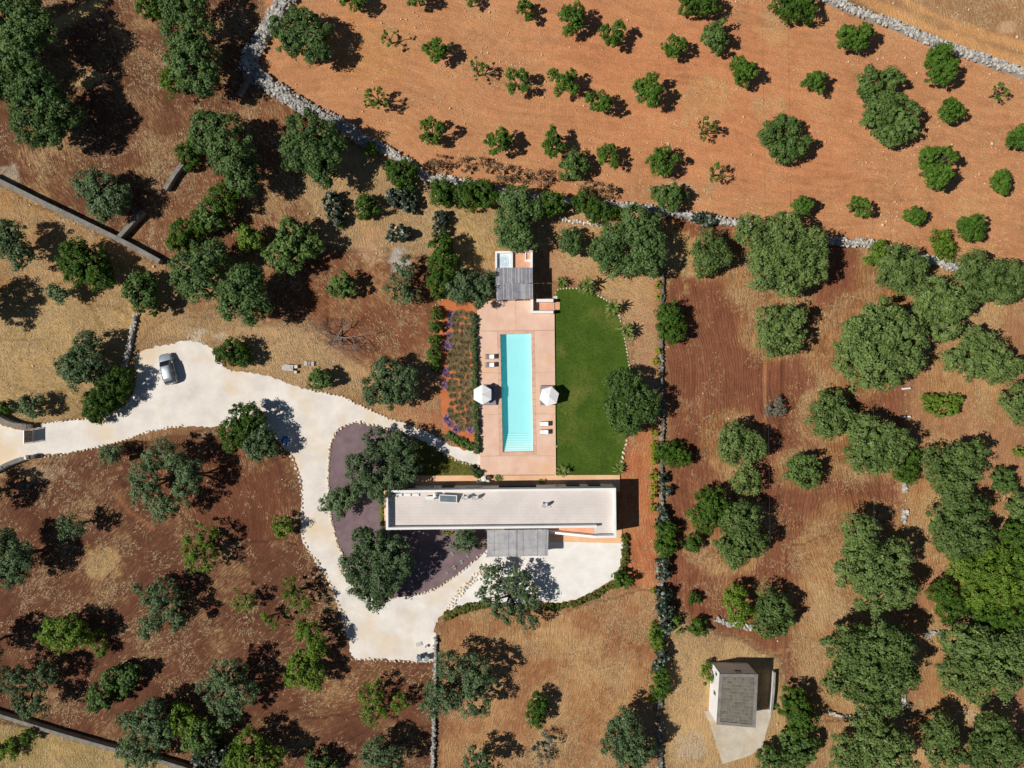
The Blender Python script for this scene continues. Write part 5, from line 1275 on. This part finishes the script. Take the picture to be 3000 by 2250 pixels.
# ------------------------------------------------------------------ garden things
MOSB, nt, b = mat_new('blue_white_mosaic')
tc = N(nt, 'ShaderNodeTexCoord'); vo = N(nt, 'ShaderNodeTexVoronoi'); vo.inputs['Scale'].default_value = 5; nt.links.new(tc.outputs['Object'], vo.inputs['Vector'])
nt.links.new(ramp(nt, vo.outputs['Color'], [(.25, srgb(40, 84, 150)), (.5, srgb(110, 150, 200)), (.8, srgb(226, 230, 234))]), b.inputs['Base Color']); b.inputs['Roughness'].default_value = .35
p = P(838, 1291, .95); e = empty('mosaic_table', (p.x, p.y, 0)); tag(e, 'round table with blue and white mosaic top by the olive', 'table')
MB().lathe([(.7, .90), (.76, .91), (.76, .95), (.72, .955)], 32).build('table_rim', WHITE, e)
MB().lathe([(.71, .956), (.70, .966), (.01, .968)], 32).build('mosaic_top', MOSB, e)
MB().lathe([(.42, 0), (.4, .08), (.2, .2), (.16, .6), (.3, .86), (.5, .90)], 20).build('pedestal', STONE[2], e, True)
p = P(842, 1077, .5); e = empty('stone_table', (p.x, p.y, 0), math.radians(-5)); tag(e, 'white stone slab table on the dry grass above the driveway', 'table')
hw = M(17); hh = M(9)
pts = [(hw, -hh), (hw, hh), (-hw*.55, hh*.95), (-hw*.85, hh*.7), (-hw, hh*.2), (-hw, -hh*.3), (-hw*.8, -hh*.8), (-hw*.5, -hh)]
MB().prism(pts, .46, .56).build('slab', STONE[0], e)
for sx in (-.5, .5): MB().box(sx*hw-.14, -hh*.6, -.05, sx*hw+.14, hh*.6, .458).build('support', STONE[1], e)
for px, py, s, lb in ((867, 1074, .5, 'larger white cube stool beside the stone table'), (866, 1090, .4, 'smaller white cube stool beside the stone table')):
    p = P(px, py, .4); e = empty('stone_stool', (p.x, p.y, 0)); tag(e, lb, 'stool', 'stools by the stone table')
    MB().bbox(-s/2, -s/2, -.04, s/2, s/2, .4, .03).build('block', STONE[0], e); MB().bbox(-s/2+.03, -s/2+.03, .401, s/2-.03, s/2-.03, .44, .015).build('seat', STONE[2], e)
p = P(906, 1065, .3); e = empty('stone_bench', (p.x, p.y, 0), math.radians(-4)); tag(e, 'low grey bench of three stone blocks right of stone table', 'bench')
for k, m_ in enumerate((0, 1, 0)): MB().bbox(-.68+k*.46, -.32, -.04, -.68+k*.46+.43, .32, .36-.05*k, .05).build('block', STONE[m_], e)
# bins and bits at the bottom of the turning area
BING = mottled('grey_green_plastic', srgb(126, 142, 138), srgb(150, 166, 160), 2, 20, .5, .03, .01, .4)
BINB = mottled('grey_blue_plastic', srgb(96, 112, 124), srgb(120, 136, 148), 2, 20, .5, .03, .01, .4)
for px, py, rz, m_, lb in ((1228, 1930, .25, BINB, 'grey-blue wheeled bin at the bottom of turning area'), (1250, 1931, -.45, BING, 'grey-green wheeled bin near the thin rubble wall')):
    p = P(px, py, .9); e = empty('wheeled_bin', (p.x, p.y, .012), rz); tag(e, lb, 'bin')
    mb = MB().add([(-.24, -.28, .06), (.24, -.28, .06), (.24, .26, .06), (-.24, .26, .06), (-.29, -.36, .92), (.29, -.36, .92), (.29, .34, .92), (-.29, .34, .92)], [(3, 2, 1, 0), (4, 5, 6, 7), (0, 1, 5, 4), (1, 2, 6, 5), (2, 3, 7, 6), (3, 0, 4, 7)])
    mb.build('body', m_, e); MB().bbox(-.31, -.38, .921, .31, .4, 1.0, .05).build('lid', m_, e)
    MB().tube([(-.25, .44, .9), (.25, .44, .9)], .02, 6).build('handle', METAL_D, e)
    for sx in (-1, 1): MB().tube([(sx*.24, .26, .1), (sx*.3, .26, .1)], .1, 10).build('wheel', TYRE, e)
p = P(1249, 1894, .3); e = empty('bucket', (p.x, p.y, .012)); tag(e, 'small white bucket on the gravel near the bins', 'bucket')
MB().lathe([(.15, 0), (.2, .36), (.22, .37), (.19, .35), (.14, .05)], 14).build('pail', METAL_W, e, True); MB().tube([(-.2, 0, .36), (-.1, 0, .5), (.1, 0, .5), (.2, 0, .36)], .01, 4).build('handle', METAL_D, e)
p = P(1228, 1887); e = MB().bbox(-.45, -.25, -.02, .45, .25, .09, .03).build('paving_slab', STONE[0], None, False, (p.x, p.y, .012), (0, 0, .3)); tag(e, 'loose pale slab lying beside the white bucket', 'slab')
for px, py, lb in ((2656, 1138, 'upper short white concrete post right of the huge carob'), (2656, 1221, 'lower short white concrete post right of the huge carob'), (2664, 912, 'short white concrete post left of the right edge trees')):
    p = P(px, py, .3); e = empty('boundary_post', (p.x, p.y, 0), .1); tag(e, lb, 'post')
    MB().bbox(-.55, -.12, -.03, .55, .12, .42, .03).build('block', WHITE_OLD, e); MB().box(-.5, -.15, -.03, -.3, .15, .2).build('footing', CONC, e)
# white marker stone on the track side of the orchard wall, step stone on the lawn
for px, py, s, lb in ((2845, 151, .6, 'round white boulder on the track side of orchard wall'), (1630, 1308, .36, 'small square pale step stone at lawn edge')):
    p = P(px, py, .2); o = link('boulder', ST[2][1], None, (p.x, p.y, s*.22), (0, 0, .3), (s, s, s*.7)); tag(o, lb, 'stone')
# overhead cables
for pts, lb in (([(2232, -80), (2246, 900), (2262, 1950), (2268, 2330)], 'thin overhead cable crossing the ploughed field from top to bottom'), ([(2556, 600), (2562, 1800), (2566, 2330)], 'thin overhead cable over the big right-hand carobs')):
    w_ = [P(a, b_, 7.0) for a, b_ in pts]
    o = MB().tube(w_, .012, 4).build('overhead_cable', METAL_D); tag(o, lb, 'cable')
# ------------------------------------------------------------------ vegetation
TRI = 0
def make_tree(t, seed):
    rng = np.random.default_rng(seed); r = random.Random(seed)
    kind, op, zc = t['kind'], t['op'], t['zc']
    cr, nl, ls, dens, plates, flat = KIND[kind]
    c0 = P(t['cx'], t['cy'], zc)
    root = empty(KW[kind][2], (c0.x, c0.y, 0)); tag(root, t['label'], t['cat'], REG[t['reg']])
    bl = []
    lst = t['bl']
    if kind == 'almond':
        lobes = []
        for b in lst:
            rx, ry = b[2], b[3] if len(b) > 3 else b[2]
            full = op.get('full'); n = 6 if full else r.choice((4, 5, 6))
            a0 = r.random()*6.3
            for k in range(n):
                a = a0+2*math.pi*k/n+r.uniform(-.3, .3); q = r.uniform(.46, .78) if not full else r.uniform(.4, .6)
                s = r.uniform(.32, .48)*(1.2 if full else 1)*(.8 if op.get('thin') else 1)
                lobes.append((b[0]+rx*q*math.cos(a), b[1]-ry*q*math.sin(a), s*(rx+ry)/2, None, r.uniform(-.25, .2)))
            if full or r.random() < .5: lobes.append((b[0]+r.uniform(-5, 5), b[1]+r.uniform(-5, 5), .42*(rx+ry)/2, None, .25))
        lst = lobes
    for b in lst:
        rx = M(b[2])*(H-zc)/H; ry = M(b[3])*(H-zc)/H if len(b) > 3 and b[3] else rx
        dz = b[4]*t['R'] if len(b) > 4 else r.uniform(-.12, .12)*rx if len(lst) > 1 else 0
        rz = flat*(rx+ry)/2*(1.35 if op.get('tall') else 1)
        z = max(zc+dz, rz*.55)
        p = P(b[0], b[1], zc)-c0
        bl.append((p.x, p.y, z, rx, ry, rz))
    thin = .75 if op.get('thin') else .25 if op.get('open') else 0.0
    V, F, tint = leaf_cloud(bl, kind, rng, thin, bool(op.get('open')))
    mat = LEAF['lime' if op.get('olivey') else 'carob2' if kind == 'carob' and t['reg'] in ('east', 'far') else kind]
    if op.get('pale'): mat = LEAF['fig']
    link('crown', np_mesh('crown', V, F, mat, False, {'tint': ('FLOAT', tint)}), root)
    global TRI; TRI += len(F)*2
    # stem and limbs
    mb = MB(); R = t['R']
    tr = max(.04, .05*R+.03) if not t['low'] else .05
    fz = max(.15, min(zc*.45, 1.6)) if not t['low'] else .12
    mb.tube([(0, 0, -.1), (r.uniform(-.06, .06)*R*.4, r.uniform(-.06, .06)*R*.4, fz*.6), (0, 0, fz)], [tr*1.3, tr, tr*.9], 7)
    for (x, y, z, rx, ry, rz) in bl:
        m_ = (x*.5+r.uniform(-.1, .1)*R, y*.5+r.uniform(-.1, .1)*R, fz+(z-fz)*.55)
        mb.tube([(0, 0, fz*.9), m_, (x*.95, y*.95, z-.1*rz)], [tr*.7, tr*.45, tr*.18], 5)
        if op.get('open') or op.get('thin') or kind in ('olive', 'almond'):
            for _ in range(3):
                a = r.random()*6.3
                mb.tube([m_, (x*.8+rx*.4*math.cos(a), y*.8+ry*.4*math.sin(a), z), (x+rx*.75*math.cos(a), y+ry*.75*math.sin(a), z+.2*rz)], [tr*.3, tr*.2, tr*.08], 4)
    mb.build('trunk', BARK, root)
for i, t in enumerate(TD): make_tree(t, 100+i)

# bare grey tree
p = P(985, 985, 1.6); bt = empty('bare_tree', (p.x, p.y, 0)); tag(bt, 'leafless grey tree with fine spreading twigs left of lavender bed', 'tree')
mb = MB(); tw = MB(); r = random.Random(5)
def grow(p0, d, L, rad, lvl):
    p1 = p0+d*L*.5+Vector((r.gauss(0, .06), r.gauss(0, .06), r.gauss(0, .04)))*L
    p2 = p1+(d+Vector((r.gauss(0, .25), r.gauss(0, .25), .1))).normalized()*L*.5
    (mb if lvl < 3 else tw).tube([p0, p1, p2], [rad, rad*.8, rad*.6], 5 if lvl < 2 else 3, False)
    if lvl >= 5: return
    for _ in range(3 if lvl < 4 else 2):
        nd = (d+Vector((r.gauss(0, .55), r.gauss(0, .55), r.gauss(.12, .25)))).normalized()
        grow(p2 if r.random() < .6 else p1, nd, L*r.uniform(.58, .8), max(.012, rad*.55), lvl+1)
for k in range(7):
    a = 2*math.pi*k/7+r.uniform(-.3, .3); e_ = 1.5 if abs(math.cos(a)) > .6 else .95
    grow(Vector((0, 0, .45)), Vector((math.cos(a)*e_, math.sin(a)*.8, .42)).normalized(), 1.45*e_, .09, 1)
mb.tube([(0, 0, -.1), (0, 0, .5)], [.22, .17], 8)
mb.build('trunk', BARKG, bt); tw.build('twigs', BARKG, bt)

# spiky yuccas round the lawn and the terrace
def yucca_mesh(seed, n=19, L=1.15):
    r = random.Random(seed); mb = MB()
    for k in range(n):
        a = 2*math.pi*k/n*2.4+r.uniform(-.2, .2); el = r.uniform(.05, 1.1); l = L*r.uniform(.7, 1.2)
        d = Vector((math.cos(a)*math.cos(el), math.sin(a)*math.cos(el), math.sin(el))); s = Vector((-math.sin(a), math.cos(a), 0))*.062*L
        b0 = Vector((0, 0, 0)); m_ = d*l*.55; e_ = d*l*.95+Vector((0, 0, -.45*l*math.cos(el)))
        mb.add([b0-s*.7, b0+s*.7, m_+s, m_-s, e_], [(0, 1, 2, 3), (3, 2, 4)])
    me = mb.mesh('leaves', LEAF['yucca'])
    a = me.attributes.new('tint', 'FLOAT', 'POINT'); a.data.foreach_set('value', [r.uniform(.3, .95) for _ in me.vertices])
    return me
YM = [yucca_mesh(k) for k in range(4)]
for i, (px, py, s, h, lb) in enumerate(((1646, 828, 1.05, .7, 'spiky yucca above the top left corner of lawn'), (1720, 836, 1.5, 1.6, 'tall spiky yucca at the top edge of lawn'), (1800, 900, 1.35, 1.7, 'spiky yucca at the upper right bend of lawn'),
        (1838, 968, 1.35, 1.5, 'spiky yucca on soil right of lawn edging'), (1648, 1377, 1.15, .5, 'spiky yucca at the lower left corner of lawn'), (1812, 1374, 1.0, .4, 'spiky yucca at the lower right corner of lawn'), (1458, 1404, .7, .3, 'small spiky yucca by the terrace left of the wide door'), (1590, 1412, .6, .3, 'small spiky yucca by the terrace wall right of the wide door'))):
    p = P(px, py, h); e = empty('yucca', (p.x, p.y, .03)); tag(e, lb, 'yucca', 'yuccas around lawn and terrace')
    rr_ = random.Random(i)
    for k in range(3 if h > .6 else 2):
        a = k*2.1+i; d = .42*s*(1 if k else .3); hh = h*(1-.25*k)
        MB().tube([(0, 0, -.05), (math.cos(a)*d*.6, math.sin(a)*d*.6, hh*.6), (math.cos(a)*d, math.sin(a)*d, hh)], [.09, .07, .05], 6).build('stem', BARK, e)
        link('leaf_rosette', YM[(i+k) % 4], e, (math.cos(a)*d, math.sin(a)*d, hh), (0, 0, a), (s*(1-.15*k),)*3)

# pale rosettes in the shaded chippings
def rosette_mesh(seed):
    r = random.Random(seed); mb = MB()
    for k in range(22):
        a = 2.4*k; el = .25+.05*k; l = .34*(1-.012*k)
        d = Vector((math.cos(a)*math.cos(el), math.sin(a)*math.cos(el), math.sin(el))); s = Vector((-math.sin(a), math.cos(a), 0))*.06
        mb.add([-s*.5, s*.5, d*l*.6+s, d*l*.6-s, d*l], [(0, 1, 2, 3), (3, 2, 4)])
    me = mb.mesh('rosette', LEAF['agave']); at = me.attributes.new('tint', 'FLOAT', 'POINT'); at.data.foreach_set('value', [r.uniform(.6, 1) for _ in me.vertices]); return me
RM = [rosette_mesh(k) for k in range(2)]
for i, (px, py) in enumerate(((1325, 1622), (1369, 1628), (1352, 1646), (1331, 1662), (1309, 1677), (1290, 1655))):
    p = P(px, py); o = link('agave_rosette', RM[i % 2], None, (p.x, p.y, .03), (0, 0, i)); s = (1, .85, 1.05, 1.15, .7, .6)[i]; o.scale = (s, s, s)
    tag(o, f"pale round agave rosette in the purple chippings, {NUM[[5, 1+0, 0, 0, 0, 0][0] if False else sorted([1325,1369,1352,1331,1309,1290]).index(px)+1]} from left", 'agave', 'agave rosettes in the chippings bed')

# lavender
def lav_mesh(seed, mat, n=300, r0=.62, h=.34):
    rng = np.random.default_rng(seed)
    d = rng.normal(size=(n, 3)); d[:, 2] = np.abs(d[:, 2])+.15; d /= np.linalg.norm(d, axis=1)[:, None]
    base = d*np.array([.3*r0, .3*r0, .05]); tip = d*np.array([r0, r0, h])*(.75+.4*rng.random(n))[:, None]
    t = np.cross(d, rng.normal(size=(n, 3))); t /= np.linalg.norm(t, axis=1)[:, None]; t *= .045
    mid = base*.4+tip*.6
    V = np.stack([base-t*.3, mid-t, tip, mid+t], 1).reshape(-1, 3); V[:, 2] = np.maximum(V[:, 2], .01)
    return np_mesh('lavender', V, np.arange(len(V)).reshape(-1, 4), mat, False, {'tint': ('FLOAT', np.repeat(rng.random(n), 4))})
LM = [lav_mesh(k, LEAF['lav']) for k in range(3)]; PM = [lav_mesh(20+k, LEAF['purple']) for k in range(2)]
rr_ = random.Random(9)
PUR = [(1320, 922), (1318, 950), (1315, 983), (1312, 1012), (1308, 1098), (1302, 1128), (1310, 1228), (1318, 1243), (1336, 1258), (1378, 1258), (1306, 1085)]
for k, (px, py) in enumerate(PUR):
    p = P(px, py); e = empty('lavender_plant', (p.x, p.y, .01)); tag(e, 'purple flowering lavender mound on the left and lower rim of the bed', 'lavender', 'flowering lavender mounds')
    s = rr_.uniform(.8, 1.25); link('foliage', LM[k % 3], e, scale=(s*.85, s*.85, s*.8), rot=(0, 0, k)); link('flowers', PM[k % 2], e, scale=(s, s, s*1.1), rot=(0, 0, 2*k))
for ci, x0 in enumerate((1318, 1335, 1352, 1369, 1384)):
    y = 912+rr_.uniform(0, 10)
    while y < 1262-(ci == 0)*40:
        px = x0+rr_.uniform(-5, 5)+(y-912)*.012
        if not any(math.hypot(px-a, y-b_) < 13 for a, b_ in PUR):
            p = P(px, y); s = rr_.uniform(.72, 1.15)
            e = empty('lavender_plant', (p.x, p.y, .01)); tag(e, 'grey-green lavender mound out of flower in the orange bed', 'lavender', 'lavender mounds out of flower')
            link('foliage', LM[rr_.randrange(3)], e, scale=(s, s, s), rot=(0, 0, rr_.random()*6))
        y += rr_.uniform(17, 23)

# clipped hedges and low planting
def hedge(name, line, w_px, h, kind, label, cat='hedge', lump=1.0, seed=1):
    rng = np.random.default_rng(seed)
    w = M(w_px)/2
    pts = smooth_path(W(line), max(.35, w*1.1))
    c = pts[len(pts)//2]; e = empty(name, (c.x, c.y, 0)); tag(e, label, cat)
    bl = [(q.x-c.x+rng.normal()*.05, q.y-c.y+rng.normal()*.05, h*.5, w*(1+rng.normal()*.1*lump), w*(1+rng.normal()*.1*lump), h*.55*(1+rng.normal()*.08*lump)) for q in pts]
    KIND['_h'] = (min(.22, w*.6), 32, .14, 9.0, 5.0, .9)
    V, F, tint = leaf_cloud(bl, '_h', rng)
    link('foliage', np_mesh('foliage', V, F, LEAF[kind], False, {'tint': ('FLOAT', tint)}), e)
    mb = MB()
    for b in bl[::2]: mb.tube([(b[0], b[1], -.05), (b[0], b[1], h*.5)], .025, 4)
    mb.build('stems', BARK, e)
hedge('hedge', [(1389, 928), (1391, 1010), (1393, 1100), (1395, 1180), (1398, 1260), (1400, 1322)], 17, .9, 'hedge', 'long narrow clipped hedge along the left side of the pool deck', seed=1)
hedge('hedge', [(1829, 1570), (1830, 1610), (1828, 1650), (1822, 1680)], 20, .6, 'grass', 'low hedge on the right side of the gravel terrace', seed=2)
hedge('hedge', [(1805, 1705), (1775, 1722), (1740, 1742), (1700, 1760), (1660, 1772), (1600, 1778)], 18, .5, 'grass', 'low curved hedge below the gravel terrace', seed=3)
hedge('hedge', [(1313, 1804), (1340, 1788), (1380, 1776), (1428, 1770)], 24, .6, 'grass', 'low hedge at the lower left corner of the terrace', seed=4)
hedge('hedge', [(1117, 1418), (1117, 1450), (1118, 1490), (1119, 1535)], 9, .4, 'yellow', 'narrow strip of yellow-green plants on the villa west side', seed=5)
hedge('hedge', [(1296, 1561), (1322, 1561)], 9, .4, 'yellow', 'short strip of yellow plants at the villa south wall', seed=6)
hedge('low_planting', [(1318, 1275), (1345, 1290), (1380, 1308)], 30, .4, 'fig', 'leafy green planting between lavender bed and path', 'planting', seed=7)
hedge('hedge', [(1390, 1372), (1399, 1384)], 24, .9, 'hedge', 'short round hedge end beside the deck corner', seed=8)
hedge('low_planting', [(1400, 1600), (1428, 1602), (1428, 1625)], 10, .35, 'dry', 'small yellow-brown planting by the pergola left edge', 'planting', seed=9)

# ------------------------------------------------------------------ uncountable ground cover
def blades(name, N_, accept, L, wd, mat, label, cat, seed, up=.55, ang=None):
    rng = np.random.default_rng(seed)
    x = rng.uniform(-76, 76, N_); y = rng.uniform(-57, 57, N_)
    k = accept(x, y, rng); x, y = x[k], y[k]; n = len(x)
    nb_ = 3
    x = np.repeat(x, nb_)+rng.normal(size=n*nb_)*.07; y = np.repeat(y, nb_)+rng.normal(size=n*nb_)*.07
    a = rng.random(n*nb_)*6.283 if ang is None else ang(x, y)+rng.normal(size=n*nb_)*.55+np.pi*(rng.random(n*nb_) < .5); el = up*rng.random(n*nb_)+.1; l = L*(.5+rng.random(n*nb_))
    d = np.stack([np.cos(a)*np.cos(el), np.sin(a)*np.cos(el), np.sin(el)], 1); s = np.stack([-np.sin(a), np.cos(a), 0*a], 1)*wd
    b0 = np.stack([x, y, np.full(n*nb_, -.02)], 1)
    V = np.stack([b0-s, b0+s, b0+d*l[:, None]], 1).reshape(-1, 3)
    me = np_mesh(name, V, np.arange(len(V)).reshape(-1, 3), mat, False, {'tint': ('FLOAT', np.repeat(rng.random(n*nb_), 3))})
    o = link(name, me); tag(o, label, cat, kind='stuff'); return o
def gsample(arr, x, y):
    i = np.clip(np.searchsorted(gx, x), 0, len(gx)-1); j = np.clip(np.searchsorted(gy, y), 0, len(gy)-1); return arr[i, j]
HARD = [DRIVE, TERRACE, BED, LAWN, LAVBED, [(1110, 1390), (1825, 1390), (1825, 1600), (1110, 1600)], [(1395, 880), (1630, 880), (1630, 1395), (1395, 1395)], [(1445, 725), (1625, 725), (1625, 920), (1445, 920)], [(2070, 1930), (2260, 1930), (2260, 2230), (2070, 2230)]]
def notpaved(px, py, m=4):
    ok = np.ones(px.shape, bool)
    for h_ in HARD: ok &= sdf(px, py, h_) > m
    return ok
def acc_straw(x, y, rng):
    px, py = x*FPX/H+1500, 1125-y*FPX/H
    s = gsample(straw, x, y); pn = fbm(x*.35, y*.35, 41, 4)
    return (rng.random(len(x)) < np.clip((s-.08)*.9+(pn-.5)*2.2*np.minimum(1, s*2.6), 0, .8)*.7) & notpaved(px, py)
blades('dry_grass', 600000, acc_straw, .30, .024, LEAF['straw'], 'cut straw and dry grass scattered over the fields', 'dry grass', 51, .35, lambda x, y: gsample(fang, x, y))
def acc_lawn(x, y, rng): return sdf(x*FPX/H+1500, 1125-y*FPX/H, LAWN) < -2
blades('lawn_grass', 900000, acc_lawn, .10, .03, LEAF['lawn'], 'short mown grass of the lawn', 'grass', 52, 1.0).location.z = .045
def acc_gb(x, y, rng): return sdf(x*FPX/H+1500, 1125-y*FPX/H, GRASSBED) < -1
blades('bed_grass', 900000, acc_gb, .3, .03, LEAF['grass'], 'yellow-green ornamental grass left of the deck', 'grass', 53, .9).location.z = .04
rng = np.random.default_rng(77)
FIELDST = mottled('field_limestone', srgb(196, 158, 126), srgb(232, 208, 178), 1.7, 9, .9, .4, .03)
x = rng.uniform(-76, 76, 60000); y = rng.uniform(-57, 57, 60000)
px, py = x*FPX/H+1500, 1125-y*FPX/H
pn = fbm(x*.22, y*.22, 61, 4)
k = (rng.random(len(x)) < np.clip((gsample(stony, x, y)-.05)*.4*(1+(pn-.5)*8), 0, 1)) & notpaved(px, py)
sz = np.minimum(.5, .07+.065*rng.exponential(size=len(x)))
o = joined_stones('field_stones', [(x[i], y[i], sz[i]*.12, sz[i], rng.random()*6.3, rng.normal()*.2) for i in np.nonzero(k)[0][:7000]], FIELDST)
tag(o, 'pale limestone pieces strewn over the orchard soil', 'stones', kind='stuff')
